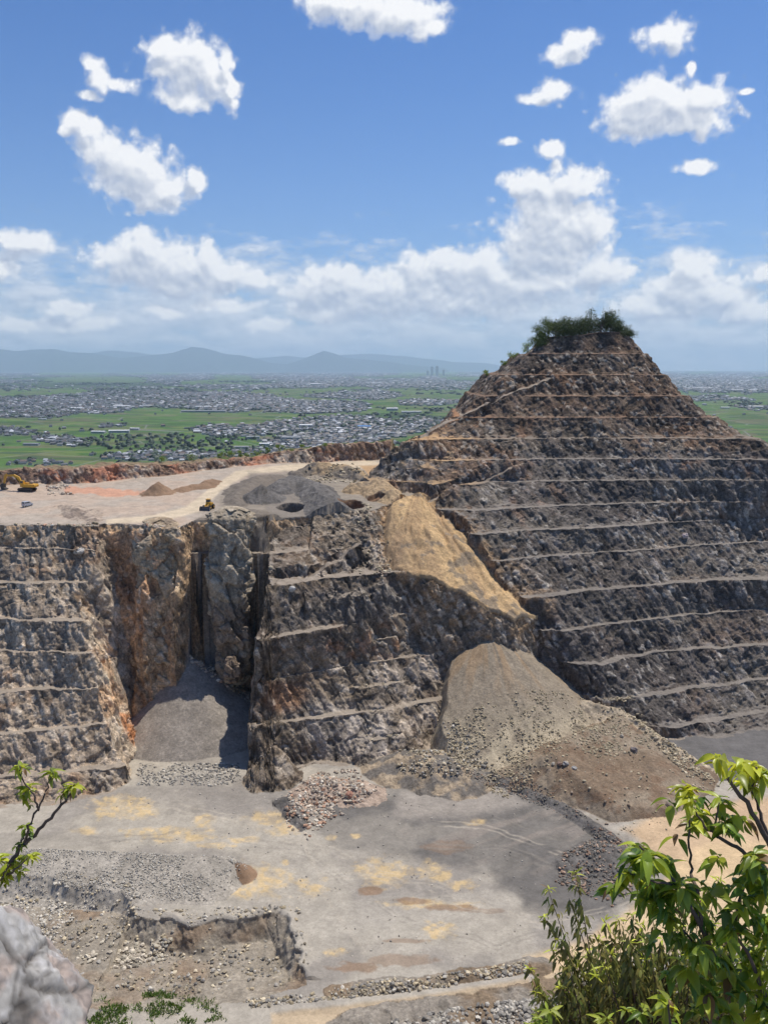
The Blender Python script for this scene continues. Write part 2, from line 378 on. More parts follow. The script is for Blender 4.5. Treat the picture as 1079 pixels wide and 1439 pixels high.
    for (px, py, rx, ryy, dp) in ((407, 712, 5.6, 8, 7.5), (495, 708, 6, 7, 4.5), (366, 733, 7, 4, 1.6), (528, 702, 3, 4, 2)):
        cx, cy, _ = plat(px, py); q = np.hypot((X - cx + w2 * 6) / rx, (Y - cy + w2 * 6) / ryy)
        cut = dp * (1 - sst(q, .70, 1.0)); H = H - cut
        kind = np.where(q < .97, 24, kind)
    # haul roads cut across the faces
    for pts, wd in (([(600, 706, -60), (680, 676, -52.6), (735, 651, -44.6)], 1.1), ([(560, 640, -42), (600, 608, -34.3 + 2), (690, 568, -17.5)], 1.8),
                    ([(690, 568, -17.5), (770, 532, -5)], 1.5), ([(395, 845, -90), (440, 808, -81), (504, 764, -71)], 1.3)):
        q = []
        for (x, y, z) in pts:
            a, b_, c = ray(x, y)
            q.append((a * z / c, b_ * z / c, z) if y > 610 else (*aty(x, y, np.interp(z, [-43, -24, -3], [440, 450, 474]))[:2], z))
        d, _, par = polydist(X + w2 * 5, Y + w2 * 5, q, False); d = d + w3 * 1.4; z = np.interp(par, range(len(q)), [p[2] for p in q]) + w2 * 1.5
        f = 1 - sst(d, wd, wd + 1.6); H = H * (1 - f) + z * f; kind = np.where((d < wd) & (f > .3), 25, kind)
    H = np.where(Y > 545, np.minimum(H, -50 - (Y - 545) * 1.0), H)
    H = np.maximum(H, -252)
    return (H, kind) if parts else H

# ------------------------------------------------------------ object helpers
def link(name, me, mat=None, parent=None):
    o = bpy.data.objects.new(name, me); C.objects.link(o)
    if mat is not None:
        for m_ in (mat if isinstance(mat, (list, tuple)) else [mat]): me.materials.append(m_)
    if parent is not None: o.parent = parent
    return o
def tag(o, label=None, cat=None, group=None, kind=None):
    if label: o['label'] = label
    if cat: o['category'] = cat
    if group: o['group'] = group
    if kind: o['kind'] = kind
    return o
def np_mesh(name, V, F, smooth=False, mi=None):
    V = np.asarray(V, np.float32); F = np.asarray(F, np.int32)
    me = bpy.data.meshes.new(name); me.vertices.add(len(V)); me.vertices.foreach_set('co', V.ravel())
    k = F.shape[1]; me.loops.add(F.size); me.loops.foreach_set('vertex_index', F.ravel())
    me.polygons.add(len(F)); me.polygons.foreach_set('loop_start', np.arange(0, F.size, k, dtype=np.int32))
    me.polygons.foreach_set('loop_total', np.full(len(F), k, np.int32))
    if mi is not None: me.polygons.foreach_set('material_index', np.asarray(mi, np.int32))
    me.polygons.foreach_set('use_smooth', np.full(len(F), smooth, bool))
    me.update(calc_edges=True); me.validate(); return me
def set_col(me, name, arr):
    a = me.attributes.new(name, 'FLOAT_COLOR', 'POINT')
    c = np.ones((len(me.vertices), 4), np.float32); c[:, :arr.shape[1]] = arr
    a.data.foreach_set('color', c.ravel())
def mat(name, rough=0.9, spec=0.2):
    m = bpy.data.materials.new(name); m.use_nodes = True
    K = NT(m.node_tree); b = K.n['Principled BSDF']; b.inputs['Roughness'].default_value = rough
    b.inputs['Specular IOR Level'].default_value = spec
    return m, K, b
def grid_faces(nr, nc):
    i = np.arange(nr - 1)[:, None] * nc + np.arange(nc - 1)[None, :]
    return np.stack([i, i + 1, i + nc + 1, i + nc], -1).reshape(-1, 4)

# ------------------------------------------------------------ cumulus sky behind everything (a curved backdrop 70 km away)
CLOUDS = [  # (x, y, rx, ry) in the photo
    (560, 410, 150, 34), (480, 395, 60, 34), (700, 400, 120, 44), (640, 385, 60, 36), (775, 330, 80, 80), (262, 96, 62, 48), (180, 236, 62, 46), (240, 378, 110, 40), (930, 150, 90, 46), (980, 410, 90, 36),
    (505, 8, 75, 34), (565, 20, 62, 32), (470, 2, 45, 28), (600, 40, 30, 18),
    (262, 92, 50, 44), (292, 112, 40, 32), (228, 68, 34, 20), (262, 140, 36, 16), (318, 120, 14, 34), (318, 88, 12, 20),
    (128, 88, 17, 14), (142, 112, 20, 20), (165, 120, 24, 10), (128, 136, 18, 8),
    (116, 178, 28, 22), (150, 212, 48, 38), (192, 248, 52, 42), (212, 278, 42, 28), (238, 262, 34, 22), (270, 248, 14, 22), (92, 186, 12, 6),
    (45, 338, 40, 16), (22, 345, 18, 22), (8, 378, 24, 22),
    (160, 366, 42, 26), (198, 352, 42, 30), (232, 378, 44, 34), (285, 372, 30, 34), (318, 388, 46, 26), (362, 392, 34, 16), (255, 400, 76, 20), (316, 428, 46, 12), (235, 440, 34, 12), (185, 372, 36, 34),
    (440, 405, 42, 30), (486, 398, 42, 30), (545, 402, 50, 26), (592, 385, 34, 30), (632, 370, 40, 28), (672, 372, 38, 32), (520, 425, 120, 22), (650, 425, 90, 28),
    (730, 262, 32, 18), (765, 262, 46, 28), (815, 255, 48, 28), (775, 300, 62, 44), (825, 320, 40, 46), (770, 350, 78, 44), (735, 345, 40, 40), (838, 378, 48, 24), (770, 398, 100, 24),
    (820, 60, 28, 20), (795, 78, 34, 16), (776, 126, 32, 20), (752, 140, 26, 10), (775, 208, 26, 15), (716, 200, 15, 7),
    (940, 52, 44, 28), (905, 162, 68, 34), (968, 168, 62, 30), (915, 130, 44, 22), (985, 140, 36, 30), (895, 182, 44, 20), (974, 96, 7, 12), (980, 236, 32, 12), (1048, 128, 12, 6),
    (975, 376, 46, 24), (950, 400, 50, 24), (1015, 415, 62, 24), (920, 430, 70, 22), (1068, 384, 26, 17), (1060, 440, 60, 20),
    (95, 436, 40, 12), (110, 455, 60, 12), (380, 458, 34, 12), (30, 455, 40, 10), (460, 440, 60, 16)]
bl = []
for (x, y, rx, ry) in CLOUDS:
    u, v = azel(x, y); u2, _ = azel(x + rx, y); _, v2 = azel(x, y - ry)
    bl.append((u, v, abs(u2 - u), abs(v2 - v)))
rr = random.Random(5)
for k in range(10):                     # a few beyond the edges of the picture
    u = rr.choice([-1, 1]) * rr.uniform(29, 44); v = rr.uniform(4, 30); q = rr.uniform(1.5, 3.5); bl.append((u, v, q * 1.4, q * .6))
def cover(u, v):
    wu = (fbm2(u * .55, v * .55, 5, 1201) - .5) * 1.7 + (fbm2(u * 1.9, v * 1.9, 4, 1203) - .5) * .8; wv = (fbm2(u * .55, v * .55, 5, 1205) - .5) * 1.3 + (fbm2(u * 1.9, v * 1.9, 4, 1207) - .5) * .7
    m = np.full(u.shape, 9.0)
    for (a, b_, ru, rv_) in bl:
        q = np.hypot((u + wu * min(1, rv_ / 1.1) - a) / ru, (v + wv * min(1, rv_ / 1.1) - b_) / rv_); h = np.clip(.5 + .5 * (q - m) / .22, 0, 1)
        m = q * (1 - h) + m * h - .22 * h * (1 - h)
    return 1.47 - m
nu, nv_ = 700, 330
su, sv = np.meshgrid(np.linspace(-44, 44, nu), np.linspace(-.6, 38, nv_), indexing='ij')
c0 = cover(su, sv); c1_ = cover(su + .35, sv + .85)
RS_ = 100000.0; ca, ce = np.radians(su), np.radians(sv)
me = np_mesh('sky', np.stack([RS_ * np.cos(ce) * np.sin(ca), RS_ * np.cos(ce) * np.cos(ca), RS_ * np.sin(ce)], -1).reshape(-1, 3), grid_faces(nu, nv_), True)
set_col(me, 'cover', np.stack([c0 * .25 + .5, c1_ * .25 + .5, np.clip((44 - np.abs(su)) / 6, 0, 1)], -1).reshape(-1, 3).astype(np.float32))
set_col(me, 'angle', np.stack([su / 100 + .5, sv / 100 + .5, 0 * su], -1).reshape(-1, 3).astype(np.float32))
m = bpy.data.materials.new('cumulus_sky'); m.use_nodes = True; K = NT(m.node_tree); K.n.clear()
ko = K.new('ShaderNodeOutputMaterial'); kt = K.new('ShaderNodeBsdfTransparent'); ke = K.new('ShaderNodeEmission'); km = K.new('ShaderNodeMixShader')
K.l.new(kt.outputs[0], km.inputs[1]); K.l.new(ke.outputs[0], km.inputs[2]); K.l.new(km.outputs[0], ko.inputs[0])
av = K.new('ShaderNodeAttribute', attribute_name='angle').outputs['Vector']
P = K.vec('MULTIPLY', K.vec('SUBTRACT', av, (.5, .5, 0)), (100, 100, 0))
spv = K.new('ShaderNodeSeparateXYZ'); K.l.new(P, spv.inputs[0]); el = spv.outputs[1]
cv_ = K.new('ShaderNodeSeparateXYZ'); K.l.new(K.new('ShaderNodeAttribute', attribute_name='cover').outputs['Vector'], cv_.inputs[0])
C0 = K.math('MULTIPLY', K.math('SUBTRACT', cv_.outputs[0], .5), 4.0); C1 = K.math('MULTIPLY', K.math('SUBTRACT', cv_.outputs[1], .5), 4.0)
def puff(p):
    n1 = K.noise(p, 1.1, 5, .58); n2 = K.voro(p, 1.3, feature='SMOOTH_F1', detail=1.5)
    return K.math('ADD', K.math('MULTIPLY', K.math('SUBTRACT', n1, .5), 1.15), K.math('MULTIPLY', K.math('SUBTRACT', .40, n2), .55))
pf0 = puff(P); pf1 = puff(K.vec('ADD', P, (.12, .30, 0)))
F0 = K.math('ADD', C0, pf0); edge = K.noise(P, .6, 3, .6)
dens = K.sstep(K.math('SUBTRACT', F0, K.math('MULTIPLY', edge, .15)), -.02, .66)
lit = K.math('ADD', K.math('MULTIPLY', K.math('SUBTRACT', K.math('MINIMUM', C0, 1.2), K.math('MINIMUM', C1, 1.2)), .68), K.math('MULTIPLY', K.math('SUBTRACT', pf0, pf1), .85))
lit = K.math('ADD', lit, .80); lit = K.math('SUBTRACT', lit, K.math('MULTIPLY', K.sstep(C1, .55, 1.25), .5), clamp=True)
ccol = K.mix(lit, (.47, .53, .66), (.98, .985, 1.0))
ps = K.vec('MULTIPLY', P, (0.20, 0.50, 0)); bn = K.noise(ps, 1.0, 7, 0.62); bn2 = K.noise(K.vec('ADD', ps, (0.06, 0.2, 0)), 1.0, 5, 0.62)
bank = K.math('SUBTRACT', bn, K.math('MULTIPLY', K.math('ABSOLUTE', K.math('SUBTRACT', el, 2.4)), 0.046))
bank = K.math('MULTIPLY', K.sstep(bank, 0.24, 0.50), 0.85)
bcol = K.mix(K.math('MULTIPLY_ADD', K.math('SUBTRACT', bn, bn2), 3.5, .5, clamp=True), (.54, .61, .73), (.86, .89, .95))
alpha = K.math('SUBTRACT', 1.0, K.math('MULTIPLY', K.math('SUBTRACT', 1.0, dens), K.math('SUBTRACT', 1.0, bank)))
K.l.new(K.mix(dens, bcol, ccol), ke.inputs['Color']); K.l.new(K.math('MULTIPLY', alpha, cv_.outputs[2]), km.inputs[0])
tag(link('sky', me, m), kind='structure')

# ------------------------------------------------------------ ground albedo (pixels only locate zones; colours are the material's own)
def zone(px, py, pts, soft=3.0, seed=0, amp=14, fr=.035):
    wx = (fbm2(px * fr, py * fr * 1.6, 4, 200 + seed) - .5) * amp * 2; wy = (fbm2(px * fr, py * fr * 1.6, 4, 300 + seed) - .5) * amp
    d, ins, _ = polydist(px + wx, py + wy, pts)
    return sst(np.where(ins, d, -d), -soft, soft)
def ellz(px, py, x, y, rx, ry, seed=0, amp=.8, fr=.06, soft=.3):
    n = fbm2(px * fr, py * fr * 1.8, 4, 400 + seed) - .5
    return sst(1 - np.hypot((px - x) / rx, (py - y) / ry) + n * amp * 2, -soft * .4, soft)
def lerp(a, c, t): return a * (1 - t[..., None]) + np.asarray(c, np.float32) * t[..., None]
def ground_color(X, Y, Z, kind, steep):
    px, py = proj(X, Y, Z)
    n1 = fbm3(X * .06, Y * .06, Z * .10, 4, 31); n2 = fbm3(X * .25, Y * .25, Z * .25, 4, 41); n3 = fbm3(X * .035, Y * .035, Z * .06, 3, 61)
    st = fbm3(X * .5 + Z * .25, Y * .12, Z * .12, 3, 71)
    c = np.zeros(X.shape + (3,), np.float32)
    rock = np.isin(kind, [1, 2, 3, 4]); 
    # general colour of berms and floor
    floor = np.array((.265, .25, .225), np.float32)
    c[...] = floor
    # bench rock
    dark = np.array((.105, .094, .084), np.float32); 
    rc = np.ones(X.shape + (3,), np.float32) * dark
    rc = lerp(rc, (.135, .122, .105), sst(n1, .42, .62))
    rc = lerp(rc, (.155, .105, .073), sst(n3 + (n2 - .5) * .5, .55, .72) * (.35 + .45 * sst(Z, -85, -45)))
    rc = lerp(rc, (.20, .19, .185), sst(n2 + (st - .5) * .6, .60, .78) * .6)
    rustm = sst(fbm3(X * .10, Y * .10, Z * .03, 3, 91), .64, .75) * .4 * (.25 + .75 * sst(Z, -85, -45)); rc = lerp(rc, (.22, .115, .06), rustm)
    bt = sst(Z + (n1 - .5) * 30, -40, -22) * .62 * (kind == 1); rc = lerp(rc, (.085, .060, .046), bt)
    rc = lerp(rc, (.065, .060, .058), sst(fbm3(X * .02, Y * .02, Z * .05, 3, 1501), .5, .66) * .7 * (kind == 1))
    m1 = kind == 1; c = np.where(m1[..., None], rc, c)
    # central benches: a bit warmer, more pale veins
    cc = lerp(rc, (.17, .145, .115), sst(n1, .35, .7) * .55); cc = lerp(cc, (.36, .34, .31), sst(n2 * .6 + st * .4, .60, .74) * .55)
    cc = lerp(cc, (.34, .31, .275), zone(px, py, [(545, 925), (628, 920), (625, 1060), (540, 1065), (520, 1000)], 12, 45, 24) * sst(n2, .40, .60) * .75)
    cc = lerp(cc, (.27, .26, .25), zone(px, py, [(430, 985), (540, 1000), (550, 1070), (440, 1070)], 14, 46, 24) * sst(n1, .38, .58) * .7)
    cc = lerp(cc, (.26, .15, .09), zone(px, py, [(372, 960), (430, 955), (425, 1000), (378, 1005)], 8, 47, 14) * .6 + zone(px, py, [(440, 880), (560, 868), (600, 920), (470, 935)], 12, 48, 26) * sst(n2, .45, .65) * .6)
    cc = lerp(cc, (.40, .385, .36), zone(px, py, [(340, 742), (385, 738), (390, 765), (345, 768)], 5, 49, 8) * .7 + zone(px, py, [(520, 760), (570, 775), (565, 800), (530, 790)], 5, 50, 10) * .6)
    cc = lerp(cc, (.085, .085, .088), zone(px, py, [(385, 835), (560, 815), (570, 862), (385, 895)], 12, 51, 20) * sst(n1, .35, .6) * .75)
    c = np.where((kind == 2)[..., None], cc, c)
    lc = np.ones_like(rc) * np.array((.29, .25, .205), np.float32)
    lc = lerp(lc, (.30, .275, .24), sst(n2, .48, .68) * .7); lc = lerp(lc, (.15, .135, .12), sst(n1, .54, .68) * .75)
    lc = lerp(lc, (.22, .14, .085), sst(n3 + (n2 - .5) * .5, .54, .68) * .6)
    c = np.where((kind == 3)[..., None], lc, c)
    kc = np.ones_like(rc) * np.array((.31, .235, .16), np.float32)
    kc = lerp(kc, (.44, .36, .26), sst(n2, .5, .7)); kc = lerp(kc, (.19, .135, .095), sst(n1, .52, .68) * .8)
    kc = lerp(kc, (.30, .155, .085), zone(px, py, [(150, 745), (215, 745), (235, 800), (200, 900), (160, 860)], 8, 1) * .42)
    kc = lerp(kc, (.33, .28, .20), zone(px, py, [(282, 745), (385, 745), (375, 800), (330, 900), (300, 880)], 8, 2) * .5)
    c = np.where((kind == 4)[..., None], kc, c)
    # pale spur and orange stain
    z1 = zone(px, py, [(100, 822), (120, 835), (150, 900), (165, 960), (186, 1030), (198, 1090), (178, 1100), (160, 1040), (130, 960), (122, 900)], 3, 5, 8)
    sp = lerp(np.ones_like(c) * np.array((.42, .37, .30), np.float32), (.40, .26, .15), sst(n1, .48, .66) * .7); sp = lerp(sp, (.24, .21, .18), sst(n2, .55, .7) * .6)
    c = lerp(c, (0, 0, 0), z1 * .9 * (kind != 10)) + sp * (z1 * .9 * (kind != 10))[..., None]
    c = lerp(c, (.36, .17, .08), zone(px, py, [(168, 1000), (190, 1005), (205, 1040), (192, 1048), (175, 1030)], 3, 6, 5) * (kind != 10) * .9)
    # plateau top
    pc = np.ones_like(c) * np.array((.335, .30, .265), np.float32)
    pc = lerp(pc, (.38, .305, .25), sst(n1, .42, .62) * .7); pc = lerp(pc, (.25, .22, .195), sst(n2, .55, .7) * .5)
    pc = lerp(pc, (.46, .24, .16), ellz(px, py, 135, 690, 70, 7, 7) * .75)
    pc = lerp(pc, (.225, .203, .175), zone(px, py, [(270, 745), (292, 715), (330, 680), (400, 662), (560, 655), (600, 700), (560, 800), (380, 770)], 9, 8, 22, .05))
    pc = lerp(pc, (.46, .40, .31), zone(px, py, [(215, 724), (262, 712), (300, 684), (330, 662), (400, 653), (520, 647), (545, 655), (470, 662), (400, 662), (345, 668), (310, 690), (285, 718), (225, 732), (150, 738), (150, 730)], 2, 9, 3) * .95)
    pc = lerp(pc, (.36, .25, .15), zone(px, py, [(505, 655), (560, 652), (620, 680), (640, 700), (590, 690), (530, 680)], 2, 10, 4))
    pc = lerp(pc, (.165, .152, .14), zone(px, py, [(350, 664), (420, 668), (480, 720), (500, 760), (380, 760), (372, 700), (340, 690)], 4, 12, 6) * .7)
    c = np.where((kind == 5)[..., None], pc, c)
    rw = lerp(np.ones_like(c) * np.array((.23, .16, .12), np.float32), (.36, .30, .25), sst(n2, .5, .66)); rw = lerp(rw, (.33, .14, .085), sst(n1, .5, .62) * .8)
    rw = lerp(rw, (.44, .38, .31), zone(px, py, [(360, 650), (400, 636), (480, 636), (470, 650)], 3, 15, 4) * .6)
    c = np.where((kind == 6)[..., None], rw, c)
    c = np.where((kind == 7)[..., None], lerp(np.ones_like(c) * np.array((.20, .16, .11), np.float32), (.06, .09, .03), sst(n2, .45, .55) * sst(px, 280, 320)), c)
    slide = lerp(np.ones_like(c) * np.array((.45, .325, .185), np.float32), (.31, .22, .135), sst(fbm2((px - 590) / np.maximum(py - 670, 20) * 6, py * .01, 4, 801), .45, .65) * .7)
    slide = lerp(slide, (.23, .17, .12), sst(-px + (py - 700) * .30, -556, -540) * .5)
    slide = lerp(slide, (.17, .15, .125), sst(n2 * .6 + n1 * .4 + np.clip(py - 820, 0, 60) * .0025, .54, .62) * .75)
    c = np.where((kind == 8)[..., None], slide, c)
    ta = lerp(np.ones_like(c) * np.array((.235, .205, .165), np.float32), (.29, .205, .125), sst(fbm2((px - 682) / np.maximum(py - 860, 20) * 8, py * .012, 3, 811), .5, .68) * .6 * sst(-py, -1000, -920))
    ta = lerp(ta, (.40, .355, .27), sst(py + (px - 700) * .05, 985, 1045) * .85 * sst(n2, .3, .55))
    c = np.where((kind == 9)[..., None], ta, c)
    c = np.where((kind == 10)[..., None], np.array((.235, .22, .205), np.float32) * (0.85 + .3 * n2[..., None]), c)
    bp = lerp(np.ones_like(c) * np.array((.175, .135, .10), np.float32), (.23, .195, .155), sst(n1, .45, .65)); bp = lerp(bp, (.145, .10, .07), sst(n2, .52, .66) * .7)
    c = np.where((kind == 11)[..., None], bp, c)
    c = np.where((kind == 12)[..., None], np.array((.36, .31, .24), np.float32) * (.7 + .6 * n2[..., None]), c)
    c = np.where((kind == 13)[..., None], np.array((.30, .285, .26), np.float32) * (.8 + .4 * n2[..., None]), c)
    c = np.where((kind == 14)[..., None], np.array((.21, .145, .10), np.float32) * (.8 + .4 * n2[..., None]), c)
    c = np.where((kind == 15)[..., None], np.array((.33, .27, .23), np.float32), c)
    c = np.where((kind == 16)[..., None], np.array((.115, .112, .112), np.float32) * (.7 + .6 * n2[..., None]), c)
    c = np.where((kind == 17)[..., None], lerp(np.ones_like(c) * np.array((.15, .14, .13), np.float32), (.30, .25, .19), sst(n2, .45, .6)), c)
    c = np.where((kind == 18)[..., None], lerp(np.ones_like(c) * np.array((.22, .205, .185), np.float32), (.19, .15, .11), sst(n1, .45, .6)), c)
    c = np.where((kind == 20)[..., None], lerp(np.ones_like(c) * np.array((.24, .22, .19), np.float32), (.20, .145, .10), sst(n1, .52, .65) * .7), c)
    c = np.where((kind == 21)[..., None], lerp(np.ones_like(c) * np.array((.34, .26, .17), np.float32), (.15, .135, .12), sst(n1 + (470 - px) * .002, .42, .55)), c)
    c = np.where(np.isin(kind, [22, 24])[..., None], lerp(np.ones_like(c) * np.array((.15, .135, .12), np.float32), (.17, .105, .065), sst(px, 450, 480) * .9), c)
    c = np.where((kind == 23)[..., None], lerp(np.ones_like(c) * np.array((.33, .28, .24), np.float32), (.19, .16, .14), sst(n2, .45, .6)), c)
    near_sl = zone(px, py, [(520, 690), (620, 680), (680, 745), (770, 850), (760, 900), (640, 905), (590, 880), (540, 800)], 22, 44, 26) * np.isin(kind, [1, 2]) * sst(n2, .38, .6)
    c = lerp(c, (.27, .19, .115), near_sl * .8)
    # berms are dusty gravel
    flat = sst(-steep, -.34, -.14) * np.isin(kind, [1, 2, 3])
    warm = sst(-px, -700, -640) * (kind == 1) * (1 - sst(py, 690, 715))
    bc = lerp(np.ones_like(c) * np.where(kind == 1, .80, 1.0)[..., None] * np.array((.215, .20, .182), np.float32), (.33, .235, .14), warm * sst(py, 560, 600))
    bc = np.where(((kind == 1) & (Z > -30))[..., None], bc * np.array((.92, .72, .62), np.float32), bc)
    c = c * (1 - .85 * flat[..., None]) + bc * .85 * flat[..., None]
    c = np.where((kind == 25)[..., None], np.array((.235, .205, .175), np.float32) * (.8 + .4 * n2[..., None]), c)
    # pit floor stains and patches
    fm = (np.isin(kind, [0, 19])) & (Y < 330)
    fc = np.ones_like(c) * np.array((.305, .29, .262), np.float32)
    fc = lerp(fc, (.225, .215, .205), sst(n1, .45, .62) * .8)
    fc = lerp(fc, (.35, .335, .305), sst(fbm2(X * .02 + Y * .015, Y * .09 - X * .02, 4, 505), .5, .68) * .5)
    fc = lerp(fc, (.20, .19, .18), ellz(px, py, 330, 1120, 200, 28, 3) * .55)
    dk = zone(px, py, [(445, 1125), (560, 1098), (700, 1095), (790, 1130), (870, 1180), (900, 1240), (860, 1290), (740, 1275), (690, 1225), (560, 1205), (480, 1190), (440, 1160)], 14, 20, 22)
    fc = lerp(fc, (.110, .108, .108), dk * np.clip(.55 + .4 * sst(n1, .4, .6) + .25 * sst(px, 600, 700), 0, .95))
    fc = lerp(fc, (.31, .29, .27), zone(px, py, [(560, 1110), (690, 1100), (740, 1130), (660, 1150), (560, 1150)], 10, 22, 16) * .7)
    scr = sst(fbm2((px * .35 + py * .9) * .10, (px * .9 - py * .35) * .012, 4, 606), .5, .7) * ellz(px, py, 740, 1170, 160, 60, 4, .3)
    fc = lerp(fc, (.22, .20, .185), scr * .6)
    ye = np.zeros(X.shape, np.float32)
    for i, (x, y, rx, ry) in enumerate(((170, 1135, 40, 16), (200, 1140, 22, 6), (284, 1153, 15, 9), (235, 1172, 60, 9), (275, 1176, 22, 6), (385, 1152, 34, 11), (400, 1168, 20, 9), (362, 1238, 44, 20), (340, 1252, 26, 10),
                                         (440, 1252, 18, 9), (427, 1240, 10, 5), (540, 1228, 34, 18), (605, 1222, 18, 12), (650, 1243, 24, 7), (620, 1230, 14, 9), (120, 1168, 18, 5), (615, 1308, 22, 12),
                                         (500, 1175, 8, 3), (465, 1177, 7, 4), (215, 1262, 28, 8), (455, 1236, 6, 3), (402, 1212, 6, 4), (592, 1270, 40, 7), (640, 1110, 16, 7), (668, 1156, 13, 5), (300, 1188, 26, 4), (345, 1180, 20, 4), (470, 1338, 18, 5), (640, 1272, 30, 5))):
        ye = np.maximum(ye, ellz(px, py, x, y, rx * 1.1, ry * 1.1, 30 + i, .75, .10, .55))
    fc = lerp(fc, (.50, .385, .21), ye * (.28 + .45 * sst(fbm2(px * .12, py * .2, 3, 909), .35, .6)))
    for i, (x, y, rx, ry, a) in enumerate(((517, 1252, 18, 6, .8), (580, 1266, 30, 5, .7), (640, 1276, 40, 5, .7), (500, 1360, 40, 8, .7), (560, 1350, 60, 9, .5), (690, 1280, 30, 4, .4), (575, 1322, 40, 3, .5), (470, 1120, 60, 6, .5), (630, 1190, 40, 10, .4))):
        fc = lerp(fc, (.20, .135, .09), ellz(px, py, x, y, rx, ry, 70 + i, .6, .07) * a)
    for i, tp in enumerate(([(200, 1130), (330, 1150), (480, 1200), (620, 1260), (760, 1300), (900, 1260), (1060, 1190)], [(120, 1180), (300, 1170), (420, 1195), (560, 1290), (700, 1330), (860, 1290)], [(420, 1100), (430, 1190), (470, 1280), (520, 1350)], [(560, 1130), (680, 1150), (800, 1180)], [(580, 1160), (690, 1165), (790, 1200)], [(600, 1190), (700, 1190), (820, 1230)], [(450, 1230), (600, 1235), (740, 1290), (830, 1300)])):
        wob = (fbm2(px * .02, py * .05, 3, 1301 + i) - .5) * 16
        for o_ in (-3.2, 3.2):
            dt, _, _ = polydist(px, py + wob + o_, tp, False); fc = lerp(fc, (.20, .19, .175) if i % 2 else (.36, .335, .295), (1 - sst(dt, .5, 2.0)) * .45 * sst(fbm2(px * .05, py * .1, 3, 1311 + i), .35, .6))
    fc = lerp(fc, (.43, .32, .21), zone(px, py, [(875, 1165), (960, 1130), (1060, 1120), (1200, 1150), (1200, 1240), (960, 1240), (920, 1200)], 8, 25, 14) * .85)
    fc = lerp(fc, (.50, .39, .25), zone(px, py, [(740, 1345), (800, 1330), (900, 1270), (990, 1185), (1079, 1180), (1200, 1200), (1200, 1330), (900, 1340), (760, 1380)], 9, 26, 12) * .85)
    fc = lerp(fc, (.40, .33, .24), zone(px, py, [(380, 1424), (560, 1404), (740, 1376), (745, 1392), (560, 1424), (480, 1445), (380, 1445)], 4, 27, 5) * .95)
    fc = lerp(fc, (.19, .18, .165), ellz(px, py, 60, 1180, 120, 14, 5) * .4)
    c = np.where(fm[..., None], fc, c)
    df = (kind == 0) & (Y > 285) & (X > 75)
    c = np.where(df[..., None], np.array((.115, .115, .12), np.float32) * (.75 + .5 * n1[..., None]), c)
    dkc = (kind == 20); grn = dkc & (py > 1385)
    c = c * (0.90 + 0.2 * n2[..., None])
    return np.clip(c, .02, .8)

# ------------------------------------------------------------ terrain mesh: fan of profiles, sampled evenly along the slope
NA, NR, ND = 1120, 1500, 1500
A = np.radians(np.linspace(-28.5, 30.5, NA)); r0 = np.linspace(150, 640, ND)
XX = (np.sin(A)[:, None] / np.cos(A)[:, None]) * r0[None, :]; YY = np.broadcast_to(r0[None, :], XX.shape).copy()
H = np.zeros_like(XX)
for i in range(0, NA, 140): H[i:i + 140] = terrain(XX[i:i + 140], YY[i:i + 140])
dh = np.abs(np.diff(H, axis=1)); dr = np.diff(r0)[None, :]
wgt = np.sqrt(dr ** 2 + (dh * .9) ** 2) / (YY[:, 1:] * .6 + 100) * 1.0
wgt = np.where(YY[:, 1:] > 525, wgt * .3, wgt)
k = 15; ker = np.exp(-np.linspace(-2, 2, k) ** 2); ker /= ker.sum()
pad = np.pad(wgt, ((k // 2, k // 2), (0, 0)), 'edge'); wgt = sum(ker[j] * pad[j:j + NA] for j in range(k))
cum = np.concatenate([np.zeros((NA, 1)), np.cumsum(wgt, 1)], 1)
rs = np.zeros((NA, NR)); 
for i in range(NA): rs[i] = np.interp(np.linspace(0, cum[i, -1], NR), cum[i], r0)
GX = np.tan(A)[:, None] * rs; GY = rs
GZ = np.zeros_like(GX); GK = np.zeros(GX.shape, np.int8)
for i in range(0, NA, 140): GZ[i:i + 140], GK[i:i + 140] = terrain(GX[i:i + 140], GY[i:i + 140], True)
def normals(X, Y, Z):
    ax, ay, az_ = np.gradient(X, axis=0), np.gradient(Y, axis=0), np.gradient(Z, axis=0)
    bx, by, bz = np.gradient(X, axis=1), np.gradient(Y, axis=1), np.gradient(Z, axis=1)
    nx, ny, nz = ay * bz - az_ * by, az_ * bx - ax * bz, ax * by - ay * bx
    L = np.sqrt(nx ** 2 + ny ** 2 + nz ** 2) + 1e-9; s = np.where(nz < 0, -1, 1)
    return nx / L * s, ny / L * s, nz / L * s
nx, ny, nz = normals(GX, GY, GZ)
steep = 1 - nz
# smooth measure of the steepness for the relief
rk = np.isin(GK, [1, 2, 3, 4, 6]).astype(np.float32) * sst(steep, .05, .26) + np.isin(GK, [12, 15, 17, 18, 21, 23, 24, 20, 16]).astype(np.float32) * .35 + .04
xs, ys, zs = GX * .8, GY * .8, GZ * .8
wq = (fbm3(xs * .3, ys * .3, zs * .3, 2, 141) - .5) * 1.5
us = xs * .82 + zs * .57; vs_ = -xs * .57 + zs * .82      # bedding dips down to the left
f1, f2, cv = cell3(us * .20 + wq * .6, ys * .26, vs_ * .42 + wq * .5, 151)
g1, g2, gv = cell3(us * .95 + wq, ys * .8, vs_ * .45 + wq * .5, 161)
fine = fbm3(xs * 1.3, ys * 1.3, zs * 1.3, 3, 181) - .5
rid = np.abs(fbm3(xs * .22, ys * .22, zs * .16, 4, 171) - .5) * 2
gul = np.abs(fbm3(us * .16, ys * .10, vs_ * .035, 4, 191) - .5) * 2
pc, al = xs * .87 + zs * .5, xs * .5 - zs * .87
